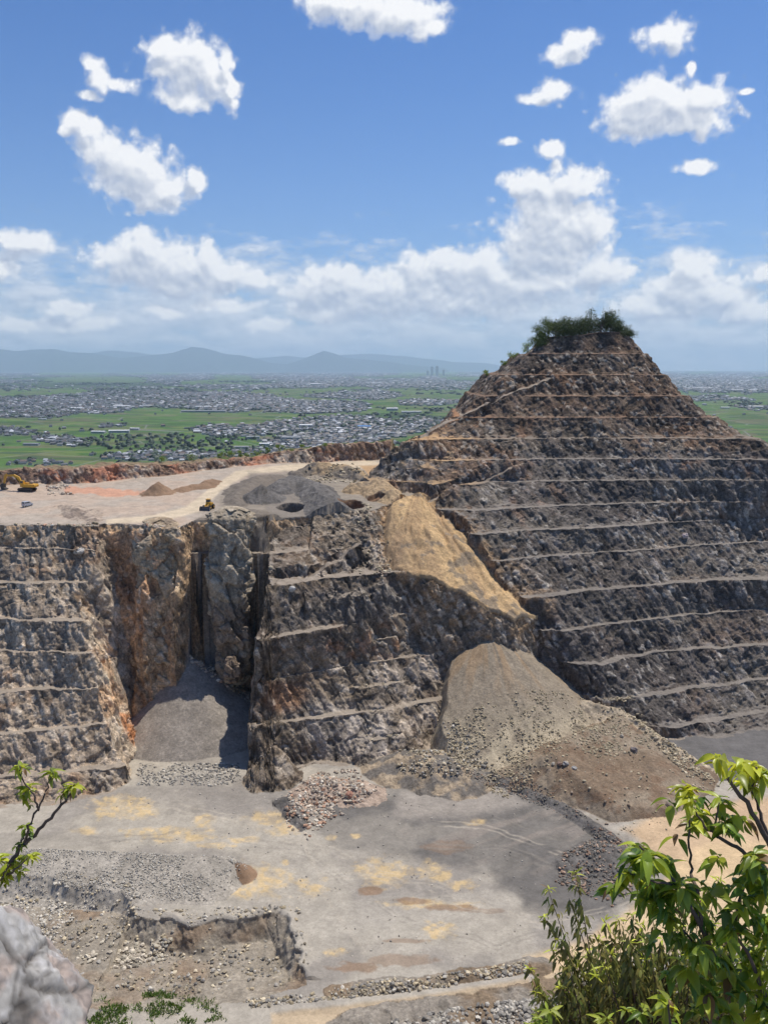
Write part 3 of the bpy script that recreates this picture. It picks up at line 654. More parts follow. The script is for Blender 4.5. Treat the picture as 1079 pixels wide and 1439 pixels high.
strk = fbm3(pc * 1.0 + wq * .3, ys * .3, al * .13, 3, 197) - .5; strk2 = fbm3(pc * .33 + wq * .3, ys * .1, al * .05, 3, 198) - .5
disp = rk * ((cv - .5) * .75 + (gv - .5) * .28 + (rid - .25) * .75 + (gul - .2) * 1.5 + fine * .55 + strk * 1.0)
COLV = ground_color(GX, GY, GZ, GK, steep * 2.2)
crack = rk * 0
cellv = 1 + rk[..., None] * ((gv - .5) * .38 + (cv - .5) * .26 + strk * 1.0 + strk2 * .9)[..., None]
fleck = sst(gv + (fbm3(xs * .08, ys * .08, zs * .08, 3, 195) - .5) * .5, .86, .96) * rk * (GK < 7)
COLV = np.clip(COLV * cellv * (1 - crack[..., None]), .012, .8)
COLV = lerp(COLV, (.42, .40, .36), fleck * .5)
COLV = np.clip(COLV * np.where(np.isin(GK, [1, 2, 3, 4])[..., None], np.where(((GK == 1) & (GZ < -40))[..., None], np.array((1.31, 1.23, 1.14), np.float32), np.array((1.44, 1.29, 1.11), np.float32)), np.array((1.23, 1.15, 1.03), np.float32)), .012, .8)
flr = ((GK == 0) | (GK == 5) | (GK == 19))
# ground sheet in metres
V = np.stack([GX * S + nx * disp, GY * S + ny * disp, GZ * S + nz * disp], -1).reshape(-1, 3)
me = np_mesh('quarry_ground', V, grid_faces(NA, NR), smooth=True)
set_col(me, 'albedo', COLV.reshape(-1, 3).astype(np.float32))
rough_a = np.clip(np.where(np.isin(GK, [9, 10, 13, 8, 11]), .45, rk) , .06, 1)
set_col(me, 'relief', np.repeat(rough_a.reshape(-1, 1), 3, 1).astype(np.float32))
m, K, b = mat('quarry_rock', .95, .15)
pos = K.new('ShaderNodeTexCoord').outputs['Object']
alb = K.new('ShaderNodeAttribute', attribute_name='albedo').outputs['Color']; rel = K.new('ShaderNodeAttribute', attribute_name='relief').outputs['Fac']
pw = K.vec('ADD', pos, K.vec('SCALE', K.noise(pos, .5, 3, out=1), None)); 
na = K.noise(pos, 1.1, 8, .68); nb = K.noise(pos, .28, 6, .6)
vc = K.voro(pw, 1.5, out='Color'); vs = K.new('ShaderNodeSeparateColor'); K.l.new(vc, vs.inputs[0])
vd = K.voro(pw, 1.5, feature='DISTANCE_TO_EDGE')
vp = K.voro(pos, 3.2, out='Color'); vps = K.new('ShaderNodeSeparateColor'); K.l.new(vp, vps.inputs[0])
va = K.math('MULTIPLY_ADD', K.math('SUBTRACT', vs.outputs[0], .5), K.math('MULTIPLY', rel, .5), 1.0)
vb = K.math('MULTIPLY_ADD', K.math('SUBTRACT', vps.outputs[0], .5), K.math('MULTIPLY_ADD', rel, .35, .12), 1.0)
nv = K.math('MULTIPLY_ADD', K.math('SUBTRACT', na, .5), K.math('MULTIPLY_ADD', rel, .8, .55), 1.0)
nw = K.math('MULTIPLY_ADD', K.math('SUBTRACT', nb, .5), .7, 1.0)
fac = K.math('MULTIPLY', K.math('MULTIPLY', va, vb), K.math('MULTIPLY', nv, nw))
colr = K.vec('MULTIPLY', alb, K.vec('SCALE', (1, 1, 1), None))
sc = K.n[-1] if False else None
scl = K.new('ShaderNodeVectorMath', operation='SCALE'); K.l.new(alb, scl.inputs[0]); K.l.new(fac, scl.inputs['Scale'])
K.l.new(scl.outputs[0], b.inputs['Base Color'])
hgt = K.math('ADD', K.math('MULTIPLY', na, .9), K.math('ADD', K.math('MULTIPLY', vs.outputs[1], .8), K.math('MULTIPLY', vps.outputs[1], .35)))
hgt = K.math('MULTIPLY', hgt, K.math('MULTIPLY_ADD', rel, .85, .05))
bp = K.new('ShaderNodeBump'); bp.inputs['Strength'].default_value = .75; bp.inputs['Distance'].default_value = .35
K.l.new(hgt, bp.inputs['Height']); K.l.new(bp.outputs[0], b.inputs['Normal'])
M_ROCK = m
tag(link('quarry_ground', me, m), kind='structure')
print('terrain', time.time() - T0)
def ground_at(X, Y):                    # survey units in, metres out
    return terrain(np.atleast_1d(np.asarray(X, float)), np.atleast_1d(np.asarray(Y, float))) * S
def on_ground(px, py, guess=-120):      # march the photo ray down to the ground
    a, b_, c = ray(px, py); Ys = np.arange(150, 560, .4); Xs = Ys * a / b_; Zr = Ys * c / b_
    g = terrain(Xs, Ys); hit = np.nonzero(g >= Zr)[0]
    i = hit[0] if len(hit) else len(Ys) - 1
    return Xs[i] * S, Ys[i] * S, g[i] * S
#@@REST

# ============================================================ near slope under the viewpoint
PLAIN = -200.0
def near_z(X, Y):
    z = np.interp(Y, [-6, 0.6, 0.9, 2.0, 3.6, 6, 150], [-1.55, -1.6, -1.75, -2.45, -3.35, -5.6, -150.0])
    return z + (fbm2(X * .8, Y * .8, 4, 901) - .5) * np.interp(Y, [0, 2, 10, 60], [.05, .25, 1.2, 5]) - np.interp(Y, [0, 4, 20, 60], [0, .1, 1.0, 3])
ys_ = np.concatenate([np.linspace(-6, 8, 90), np.linspace(8.5, 135, 160)]); xs_ = np.concatenate([np.linspace(-90, -9, 40), np.linspace(-8, 8, 120), np.linspace(9, 90, 40)])
gx_, gy_ = np.meshgrid(xs_, ys_)
me = np_mesh('near_slope', np.stack([gx_, gy_, near_z(gx_, gy_)], -1).reshape(-1, 3), grid_faces(*gx_.shape), True)
c_ = np.ones(gx_.shape + (3,), np.float32) * np.array((.22, .19, .16), np.float32)
set_col(me, 'albedo', c_.reshape(-1, 3)); set_col(me, 'relief', np.full((gx_.size, 3), .4, np.float32))
tag(link('rocky_slope', me, M_ROCK), kind='structure')

# ============================================================ the plain
def plain_pt(px, py):
    return atz(px, py, PLAIN)
TOWN = [(245, 642, 100, 7, 1), (60, 653, 40, 3, .5), (20, 607, 30, 5, .9), (72, 616, 30, 5, .7), (100, 622, 34, 6, .8), (160, 598, 25, 3, .5), (455, 622, 90, 12, 1), (520, 603, 85, 12, 1), (400, 640, 70, 9, .9),
        (330, 606, 60, 8, .8), (410, 600, 60, 8, .9), (590, 598, 50, 10, .9), (90, 568, 120, 13, 1), (230, 560, 120, 12, 1), (330, 566, 90, 12, 1), (430, 572, 90, 9, .9), (40, 580, 60, 8, .9), (500, 555, 60, 6, .6), (600, 566, 40, 5, .6),
        (480, 590, 60, 5, .6), (1040, 543, 90, 9, 1), (1000, 560, 60, 4, .5), (1060, 574, 40, 3, .4), (560, 540, 120, 6, .6)]
def town(px, py):
    v = np.zeros(np.shape(px), np.float32)
    wx = (fbm2(px * .03, py * .12, 4, 951) - .5) * 50; wy = (fbm2(px * .03, py * .12, 4, 952) - .5) * 8
    for x, y, rx, ry, a in TOWN:
        v = np.maximum(v, a * sst(1.15 - np.hypot((px + wx - x) / rx, (py + wy - y) / ry), 0, .3))
    far = sst(-py, -552, -540) * sst(fbm2(px * .012, py * .16, 4, 961), .38, .5) * .9
    gap = ellz(px, py, 110, 541, 150, 5, 9, .3) + ellz(px, py, 640, 554, 60, 5, 9, .3)
    return np.maximum(v, far) * (1 - np.clip(gap, 0, 1) * .9)
na_, nr_ = 560, 620
Ap = np.radians(np.linspace(-52, 52, na_)); rp_ = 1 / np.linspace(1 / 250.0, 1 / 62000.0, nr_)
px_, py_ = (np.tan(Ap)[:, None] * rp_[None]), np.broadcast_to(rp_[None], (na_, nr_)).copy()
PX, PY = proj(px_, py_, np.full(px_.shape, PLAIN))
tw = town(PX, PY)
me = np_mesh('plain', np.stack([px_, py_, np.full(px_.shape, PLAIN)], -1).reshape(-1, 3), grid_faces(na_, nr_), True)
wood = sst(fbm2(px_ * .0011, py_ * .0006, 5, 971), .60, .66) * .8 + ellz(PX, PY, 110, 541, 150, 4, 9, .3) * .7
att = np.stack([tw, np.clip(wood, 0, 1), np.zeros_like(tw)], -1)
set_col(me, 'landuse', att.reshape(-1, 3).astype(np.float32))
m, K, b = mat('farmland', .95, .1)
pos = K.new('ShaderNodeTexCoord').outputs['Object']
mp = K.new('ShaderNodeMapping'); K.l.new(pos, mp.inputs[0]); mp.inputs['Rotation'].default_value = (0, 0, R(17)); p2 = mp.outputs[0]
ps = K.vec('MULTIPLY', p2, (1 / 140, 1 / 60, 0))
vf = K.new('ShaderNodeTexVoronoi', distance='CHEBYCHEV'); K.l.new(ps, vf.inputs['Vector']); vf.inputs['Scale'].default_value = 1; vf.inputs['Randomness'].default_value = .75
vsf = K.new('ShaderNodeSeparateColor'); K.l.new(vf.outputs['Color'], vsf.inputs[0])
big = K.noise(pos, .0011, 4, .6)
sel = K.math('ADD', K.math('MULTIPLY', vsf.outputs[0], .45), K.math('MULTIPLY', big, .75))
fcol = K.ramp(sel, [(0.28, (.038, .075, .020)), (.42, (.060, .125, .026)), (.54, (.085, .165, .032)), (.64, (.14, .18, .05)), (.72, (.15, .13, .075)), (.80, (.055, .10, .028))])
fcol = K.mix(K.ramp(K.noise(pos, .02, 4, .6), [(.4, 0), (.7, .5)]), fcol, (.05, .085, .028))
ve = K.new('ShaderNodeTexVoronoi', feature='DISTANCE_TO_EDGE'); K.l.new(K.vec('MULTIPLY', p2, (1 / 330, 1 / 260, 0)), ve.inputs['Vector']); ve.inputs['Scale'].default_value = 1; ve.inputs['Randomness'].default_value = .6
fcol = K.mix(K.ramp(ve.outputs['Distance'], [(0.0, .8), (.014, 0)]), fcol, (.22, .22, .20))
at = K.new('ShaderNodeAttribute', attribute_name='landuse'); sa = K.new('ShaderNodeSeparateColor'); K.l.new(at.outputs['Color'], sa.inputs[0])
fcol = K.mix(sa.outputs[1], fcol, (.028, .05, .022))
ub = K.mix(K.ramp(K.noise(pos, .03, 5, .7), [(.35, 0), (.65, 1)]), (.055, .085, .04), (.16, .155, .145))
fcol = K.mix(K.math('MULTIPLY', sa.outputs[0], .85), fcol, ub)
K.l.new(fcol, b.inputs['Base Color'])
tag(link('plain', me, m), kind='structure')

def attr_mat(name, rough=.85, attr='Col', spec=.2, var=0.0, sc=1.0):
    m, K, b = mat(name, rough, spec)
    a = K.new('ShaderNodeAttribute', attribute_name=attr).outputs['Color']
    if var:
        n = K.noise(K.new('ShaderNodeTexCoord').outputs['Object'], sc, 5, .65)
        s = K.new('ShaderNodeVectorMath', operation='SCALE'); K.l.new(a, s.inputs[0]); K.l.new(K.math('MULTIPLY_ADD', K.math('SUBTRACT', n, .5), var, 1.0), s.inputs['Scale']); a = s.outputs[0]
        bpn = K.new('ShaderNodeBump'); bpn.inputs['Strength'].default_value = .4; K.l.new(n, bpn.inputs['Height']); K.l.new(bpn.outputs[0], b.inputs['Normal'])
    K.l.new(a, b.inputs['Base Color']); return m
def flat_mat(name, col, rough=.7, spec=.3, metal=0, var=.25, sc=3.0):
    m, K, b = mat(name, rough, spec); b.inputs['Metallic'].default_value = metal
    n = K.noise(K.new('ShaderNodeTexCoord').outputs['Object'], sc, 5, .65)
    lo = tuple(c * (1 - var) for c in col); hi = tuple(min(1, c * (1 + var)) for c in col)
    K.l.new(K.mix(K.ramp(n, [(.3, 0), (.7, 1)]), lo, hi), b.inputs['Base Color'])
    b.inputs['Roughness'].default_value = rough
    return m
# ------------------------------------------------------------ houses
rng = np.random.RandomState(7)
HV = np.array([(-.5, -.5, 0), (.5, -.5, 0), (.5, .5, 0), (-.5, .5, 0), (-.5, -.5, .62), (.5, -.5, .62), (.5, .5, .62), (-.5, .5, .62),
               (-.58, -.6, .6), (.58, -.6, .6), (.58, .6, .6), (-.58, .6, .6), (-.40, 0, 1), (.40, 0, 1)], np.float32)
HF = np.array([(0, 1, 5), (0, 5, 4), (1, 2, 6), (1, 6, 5), (2, 3, 7), (2, 7, 6), (3, 0, 4), (3, 4, 7),
               (8, 9, 13), (8, 13, 12), (10, 11, 12), (10, 12, 13), (9, 10, 13), (11, 8, 12)], np.int32)
FV = HV.copy(); FV[12] = (-.4, 0, .66); FV[13] = (.4, 0, .66)   # nearly flat roof
ROOFS = np.array([(.060, .065, .078), (.085, .088, .098), (.115, .112, .115), (.14, .10, .08), (.10, .065, .05), (.20, .205, .215), (.42, .43, .44), (.62, .63, .64)], np.float32)
RP = np.array([.24, .22, .18, .08, .06, .12, .06, .04])
def scatter_pts():
    P = []
    for y0, y1, cell in ((1450, 2600, 17), (2600, 4200, 20), (4200, 7500, 30), (7500, 13000, 52), (13000, 24000, 110), (24000, 44000, 260)):
        ya = np.arange(y0, y1, cell); 
        for y in ya:
            hw = y * .455; x = np.arange(-hw, hw, cell); x = x + rng.uniform(-.38, .38, x.size) * cell; yy = y + rng.uniform(-.38, .38, x.size) * cell
            px, py = proj(x, yy, np.full(x.shape, PLAIN)); t = town(px, py)
            keep = rng.rand(x.size) < t * .80 + .004
            P.append(np.stack([x[keep], yy[keep], np.full(keep.sum(), cell / 17.0)], 1))
    return np.concatenate(P)
HP = scatter_pts()
def vis_plain(x, y):
    px, py = proj(x, y, np.full(np.shape(x), PLAIN + 3))
    rimline = np.interp(px, [0, 75, 175, 235, 300, 350, 380, 450, 480, 540, 565, 569, 620, 666, 704, 744, 775, 880, 934, 964, 1004, 1059, 1079],
                        [655, 651, 654, 653, 648, 645, 640, 631, 625, 622, 622, 616, 588, 543, 520, 495, 440, 440, 526, 556, 586, 616, 640])
    return (px > 2) & (px < 1077) & (py < rimline)
vis = vis_plain(HP[:, 0], HP[:, 1])
order = np.argsort(np.hypot(HP[:, 0], HP[:, 1])); order = order[vis[order]]
near_i = order[:270]; far_mask = np.ones(len(HP), bool); far_mask[near_i] = False
FP = HP[far_mask]; n = len(FP); print('houses', n, time.time() - T0)
big = rng.rand(n) < .05
sx = rng.uniform(9, 15, n) * FP[:, 2] ** .75; sy = rng.uniform(7, 10, n) * FP[:, 2] ** .75; sz = rng.uniform(5.5, 8.5, n) * FP[:, 2] ** .4
sx = np.where(big, sx * rng.uniform(1.8, 4.5, n), sx); sy = np.where(big, sy * rng.uniform(1.3, 2.5, n), sy)
an = R(17) + rng.choice([0, math.pi / 2], n) + rng.normal(0, .12, n)
base = np.where(big[:, None, None], FV[None], HV[None]) * np.stack([sx, sy, sz], 1)[:, None, :]
ca, sa_ = np.cos(an)[:, None], np.sin(an)[:, None]
VX = base[..., 0] * ca - base[..., 1] * sa_ + FP[:, 0:1]; VY = base[..., 0] * sa_ + base[..., 1] * ca + FP[:, 1:2]; VZ = base[..., 2] + PLAIN - .05
Vh = np.stack([VX, VY, VZ], -1).reshape(-1, 3); Fh = (HF[None] + (np.arange(n) * 14)[:, None, None]).reshape(-1, 3)
ri = rng.choice(len(ROOFS), n, p=RP); ri = np.where(big, rng.choice([2, 5, 6, 7], n), ri)
rc_ = ROOFS[ri] * rng.uniform(.6, 1.05, (n, 1)); wc_ = np.array((.36, .345, .33)) * rng.uniform(.3, 1.4, (n, 1))
colh = np.concatenate([np.repeat(np.clip(wc_, 0, .8)[:, None], 8, 1), np.repeat(rc_[:, None], 6, 1)], 1).reshape(-1, 3).astype(np.float32)
me = np_mesh('far_houses', Vh, Fh); set_col(me, 'Col', colh)
M_HOUSE = attr_mat('house_paint', .55, spec=.4)
tag(link('distant_houses', me, M_HOUSE), label='thousands of small grey roofed houses covering the plain towards the hills', cat='houses', kind='stuff')
protos = []
HL = [('dark slate tiled house', (.065, .07, .082)), ('mid grey tiled house', (.11, .11, .12)), ('brown tiled house', (.125, .085, .065)), ('pale metal roofed house', (.40, .41, .42))]
for nm, rc in HL:
    me = np_mesh('house', HV, HF); set_col(me, 'Col', np.concatenate([np.repeat([[.42, .40, .36]], 8, 0), np.repeat([rc], 6, 0)]).astype(np.float32)); me.materials.append(M_HOUSE); protos.append(me)
GR = [('village houses with dark slate roofs', 'dark slate roofed house among the village streets just beyond the quarry rim'),
      ('village houses with mid grey roofs', 'mid grey roofed house among the village streets just beyond the quarry rim'),
      ('village houses with brown roofs', 'brown roofed house among the village streets just beyond the quarry rim'),
      ('village houses with pale roofs', 'pale metal roofed house among the village streets just beyond the quarry rim')]
pr = [bpy.data.objects.new('house', p) for p in protos]; first = [True] * 4
for i in near_i:
    k_ = int(rng.choice(4, p=[.4, .3, .18, .12])); o = pr[k_] if first[k_] else pr[k_].copy(); first[k_] = False
    C.objects.link(o); o.location = (HP[i, 0], HP[i, 1], PLAIN - .05); o.rotation_euler = (0, 0, R(17) + rng.choice([0, math.pi / 2]) + rng.normal(0, .1))
    o.scale = (rng.uniform(9, 16), rng.uniform(7, 10.5), rng.uniform(5.5, 8.5)); tag(o, GR[k_][1], 'house', GR[k_][0])

class MB:
    def __init__(s): s.V, s.F = [], []
    def add(s, V, F):
        n = len(s.V); s.V += [tuple(v) for v in V]; s.F += [tuple(i + n for i in f) for f in F]; return s
    def box(s, c, d, rot=(0, 0, 0), taper=1.0):
        M = Euler(rot).to_matrix(); V = []
        for z in (-.5, .5):
            t = taper if z > 0 else 1
            for x, y in ((-.5, -.5), (.5, -.5), (.5, .5), (-.5, .5)): V.append(M @ Vector((x * d[0] * t, y * d[1] * t, z * d[2])) + Vector(c))
        return s.add(V, [(3, 2, 1, 0), (4, 5, 6, 7), (0, 1, 5, 4), (1, 2, 6, 5), (2, 3, 7, 6), (3, 0, 4, 7)])
    def prism(s, prof, w, axis='y', c=(0, 0, 0)):      # profile (a, b) extruded along axis by w
        n = len(prof); V = []
        for t in (-w / 2, w / 2):
            for a, b_ in prof: V.append((a + c[0], t + c[1], b_ + c[2]) if axis == 'y' else (t + c[0], a + c[1], b_ + c[2]))
        return s.add(V, [tuple(range(n))[::-1], tuple(range(n, 2 * n))] + [(i, (i + 1) % n, n + (i + 1) % n, n + i) for i in range(n)])
    def cyl(s, a, b_, r, r2=None, n=10, cap=True):
        a, b_ = Vector(a), Vector(b_); r2 = r if r2 is None else r2; q = (b_ - a).to_track_quat('Z', 'Y'); V = []
        for p, rr_ in ((a, r), (b_, r2)):
            for i in range(n): V.append(p + q @ Vector((rr_ * math.cos(2 * math.pi * i / n), rr_ * math.sin(2 * math.pi * i / n), 0)))
        F = [(i, (i + 1) % n, n + (i + 1) % n, n + i) for i in range(n)]
        if cap: F += [tuple(range(n))[::-1], tuple(range(n, 2 * n))]
        return s.add(V, F)
    def tube(s, pts, rad, n=6):
        pts = [Vector(p) for p in pts]; rings = []; up = Vector((.3, .2, 1)).normalized()
        for i, p in enumerate(pts):
            d = (pts[min(i + 1, len(pts) - 1)] - pts[max(i - 1, 0)]).normalized(); a = d.cross(up)
            a = a.normalized() if a.length > 1e-4 else Vector((1, 0, 0)); c = d.cross(a)
            r_ = rad[i] if isinstance(rad, (list, tuple)) else rad
            rings.append([p + a * (r_ * math.cos(2 * math.pi * k / n)) + c * (r_ * math.sin(2 * math.pi * k / n)) for k in range(n)])
        V = [v for r_ in rings for v in r_]
        F = [(i * n + k, i * n + (k + 1) % n, (i + 1) * n + (k + 1) % n, (i + 1) * n + k) for i in range(len(pts) - 1) for k in range(n)]
        F += [tuple(range(n))[::-1], tuple((len(pts) - 1) * n + k for k in range(n))]
        return s.add(V, F)
    def build(s, name, m, parent=None, smooth=False):
        me = bpy.data.meshes.new(name); me.from_pydata(s.V, [], s.F); me.update()
        if smooth: me.polygons.foreach_set('use_smooth', [True] * len(me.polygons))
        return link(name, me, m, parent)
def empty(name, loc, rz, label, cat, group=None, scale=1.0):
    o = bpy.data.objects.new(name, None); C.objects.link(o); o.location = loc; o.rotation_euler = (0, 0, rz); o.scale = (scale,) * 3
    return tag(o, label, cat, group)
# ------------------------------------------------------------ larger buildings on the plain
M_WHITE = flat_mat('white_sheet', (.70, .70, .69), .6, sc=.1, var=.08); M_GREYR = flat_mat('grey_sheet', (.26, .265, .27), .6, sc=.1)
M_BLUER = flat_mat('blue_sheet', (.09, .25, .55), .5, sc=.1, var=.12); M_WALLB = flat_mat('pale_wall', (.42, .41, .38), .8, sc=.1); M_WIN = flat_mat('window_band', (.07, .08, .10), .3, .5, sc=.1)
M_DARKR = flat_mat('dark_tiles', (.075, .078, .085), .6, sc=.1)
BLD = [(168, 608, 28, 15, 9, M_WHITE, 'long white roofed farm hall alone in the green fields at left'), (139, 609, 20, 14, 8, M_WHITE, 'short white farm shed left of the long white hall'), (190, 604, 13, 12, 7, M_WHITE, 'small white shed behind the long white farm hall'),
       (45, 626, 22, 14, 7, M_GREYR, 'lone grey roofed barn on the green fields at far left'), (172, 573, 24, 22, 12, M_WHITE, 'white factory hall in the far town belt'), (104, 576, 7, 14, 13, M_WHITE, 'left one of two small white blocks side by side'), (113, 576, 7, 14, 13, M_WHITE, 'right one of two small white blocks side by side'),
       (287, 579, 62, 40, 9, M_GREYR, 'very long grey flat factory at the edge of the green fields'), (70, 574, 60, 30, 8, M_GREYR, 'long low grey factory at the left of the far town'), (290, 573, 30, 26, 9, M_WHITE, 'white warehouse behind the long grey factory'),
       (512, 602, 18, 26, 10, M_BLUER, 'building with a bright blue roof in the dense village'), (410, 619, 26, 24, 12, M_GREYR, 'large grey roofed hall in the middle of the village'), (471, 622, 30, 18, 7, M_DARKR, 'long dark roofed hall at the near edge of the village'),
       (551, 577, 16, 18, 14, M_WHITE, 'white stepped block beside the rice fields'), (578, 580, 28, 14, 8, M_WHITE, 'long low white hall right of the white stepped block'), (528, 539, 14, 50, 16, M_WHITE, 'distant white slab roof on the far plain'), (51, 529, 10, 40, 40, M_WHITE, 'tall white apartment block far off at left'),
       (18, 531, 28, 40, 14, M_WHITE, 'very long low white works far off at left edge'), (443, 542, 14, 50, 26, M_WHITE, 'far white domed hall standing above dark trees'), (374, 535, 16, 40, 14, M_WHITE, 'far white long roof left of the domed hall'),
       (985, 546, 44, 60, 12, M_WHITE, 'long white works right of the peak'), (1045, 549, 40, 60, 12, M_WHITE, 'second long white works nearer the right edge'), (1062, 573, 18, 20, 10, M_WHITE, 'white hall standing in fields near the right edge'), (1018, 574, 12, 14, 8, M_WHITE, 'small white hall in fields right of the peak'),
       (340, 631, 20, 14, 8, M_GREYR, 'grey roofed workshop at the near end of the village'), (372, 627, 14, 12, 9, M_WHITE, 'small white building near the end of the village'), (356, 617, 18, 16, 9, M_GREYR, 'grey hall between the two village streets'), (430, 601, 18, 16, 12, M_WHITE, 'pale public building in the upper village')]
for (px, py, wpx, dep, h, m_, lab) in BLD:
    X_, Y_ = plain_pt(px, py); wd = wpx / FPX * Y_
    root = empty('building', (X_, Y_, PLAIN - .05), R(random.Random(px).uniform(-9, 9)), lab, 'building')
    MB().box((0, 0, h * .38), (wd, dep, h * .76)).build('wall', M_WALLB, root)
    MB().prism([(-dep / 2 - .6, h * .762), (dep / 2 + .6, h * .762), (dep / 2 + .6, h * .80), (0, h), (-dep / 2 - .6, h * .80)], wd + 1.0, 'x').build('roof', m_, root)
    MB().box((0, -dep / 2 - .02, h * .45), (wd * .86, .3, h * .12)).build('window', M_WIN, root)
for k_, (px, wd, hh) in enumerate(((606, 62, 225), (613, 66, 245), (600, 70, 120), (622, 60, 140))):
    X_, Y_ = 24000 * (px - CX) / FPX, 24000
    o = MB().box((0, 0, hh / 2), (wd, wd, hh)).box((0, 0, hh + 6), (wd * .6, wd * .6, 12)).build('tower_block', M_WALLB)
    o.location = (X_, Y_, PLAIN); tag(o, ['tall tower left of the twin towers on the hazy horizon', 'tallest hazy tower on the horizon beyond the plain', 'lowest hazy tower at the left of the horizon cluster', 'hazy tower at the right of the horizon cluster'][k_], 'tower')

# ------------------------------------------------------------ clumps of trees on the plain
def blob_trees(P, rad, hgt, seed, name, label):
    rs_ = np.random.RandomState(seed); n = len(P)
    u = np.array([(math.cos(a) * math.cos(e), math.sin(a) * math.cos(e), math.sin(e)) for e in (-.2, .5, 1.1) for a in np.linspace(0, 2 * math.pi, 7)[:-1] + e] + [(0, 0, 1)], np.float32)
    F = []
    for r_ in range(2):
        for k in range(6): a, b_ = r_ * 6 + k, r_ * 6 + (k + 1) % 6; F += [(a, b_, b_ + 6), (a, b_ + 6, a + 6)]
    F += [(12 + k, 12 + (k + 1) % 6, 18) for k in range(6)]
    V = u[None] * (1 + rs_.uniform(-.28, .28, (n, 19, 1))) * np.stack([rad, rad, hgt], 1)[:, None]
    V[..., 2] += hgt[:, None] * .35; V += P[:, None, :]
    me = np_mesh(name, V.reshape(-1, 3), (np.array(F)[None] + (np.arange(n) * 19)[:, None, None]).reshape(-1, 3), True)
    c = np.array((.035, .055, .024)) * rs_.uniform(.6, 1.5, (n, 1)); set_col(me, 'Col', np.repeat(c[:, None], 19, 1).reshape(-1, 3).astype(np.float32))
    return tag(link(name, me, M_HOUSE), label=label, cat='trees', kind='stuff')
Q = []
for y0, y1, cell in ((1450, 3000, 24), (3000, 6000, 45), (6000, 14000, 110)):
    for y in np.arange(y0, y1, cell):
        hw = y * .455; x = np.arange(-hw, hw, cell); x = x + rng.uniform(-.5, .5, x.size) * cell; yy = y + rng.uniform(-.5, .5, x.size) * cell
        px, py = proj(x, yy, np.full(x.shape, PLAIN)); t = town(px, py); nn = fbm2(x * .004, yy * .0016, 4, 981)
        wd_ = sst(fbm2(x * .0011, yy * .0006, 5, 971), .60, .66)
        keep = rng.rand(x.size) < (t > .1) * .22 + sst(nn, .68, .70) * .45 + wd_ * .6 + .001
        Q.append(np.stack([x[keep], yy[keep], np.full(keep.sum(), cell / 24.0)], 1))
Q = np.concatenate(Q); qn = len(Q)
blob_trees(np.stack([Q[:, 0], Q[:, 1], np.full(qn, PLAIN)], 1), rng.uniform(4, 12, qn) * Q[:, 2] ** .8, rng.uniform(3.5, 7.5, qn) * Q[:, 2] ** .3, 3, 'distant_trees', 'dark trees scattered between the houses and fields of the plain')

# ------------------------------------------------------------ hills on the horizon
def hills(name, sky_px, D, depth, seed, x0, x1):
    nx_, ny_ = 420, 46
    px = np.linspace(x0, x1, nx_); sk = np.interp(px, [p[0] for p in sky_px], [p[1] for p in sky_px])
    a = (px - CX) / FPX; b_ = -(sk - CY) / FPX; fy = math.cos(PITCH) + b_ * math.sin(PITCH); fz = -math.sin(PITCH) + b_ * math.cos(PITCH)
    top = D * fz / fy; Xc = D * a / fy
    t = np.linspace(-1, 1, ny_); X_ = np.repeat(Xc[:, None], ny_, 1); Y_ = D + t[None] * depth + 0 * X_
    prof = np.clip(1 - np.abs(t), 0, 1) ** .9
    n_ = fbm2(X_ / 2000, Y_ / 2000, 5, seed); n3_ = np.abs(fbm2(X_ / 1300, Y_ / 1700, 4, seed + 9) - .5) * 2
    hz_ = (top[:, None] - PLAIN) * prof[None] * (1 - (1 - prof[None]) * (n3_ * 1.1)) + (n_ - .5) * 220 * prof[None] + (fbm2(X_ / 140, Y_ / 140, 3, seed + 4) - .5) * 26 * prof[None]
    me = np_mesh(name, np.stack([X_, Y_, PLAIN - 1 + np.maximum(hz_, 0)], -1).reshape(-1, 3), grid_faces(nx_, ny_), True)
    return tag(link(name, me, M_HILL), kind='structure')
M_HILL = flat_mat('forest_hill', (.030, .045, .024), .95, .1, sc=.004, var=.4)
hills('hills', [(-60, 491), (0, 491), (20, 493), (45, 490), (75, 489.5), (100, 494), (130, 495), (150, 498), (175, 502), (200, 502), (225, 499), (245, 496), (260, 491), (272, 487.5), (286, 490), (300, 493), (315, 498), (340, 500), (362, 503), (385, 509), (405, 511), (422, 506), (438, 499), (455, 492.5), (468, 497), (485, 504), (515, 506), (545, 509), (580, 513), (620, 517)], 46000, 3200, 11, -60, 625)
hills('hills', [(330, 515), (360, 503), (400, 500), (440, 502), (480, 499), (520, 497), (560, 499), (590, 503), (640, 508), (700, 512)], 57000, 2500, 31, 330, 700)
hills('hills', [(-60, 492), (80, 496), (160, 492), (230, 498), (320, 503)], 56000, 2500, 51, -60, 340)

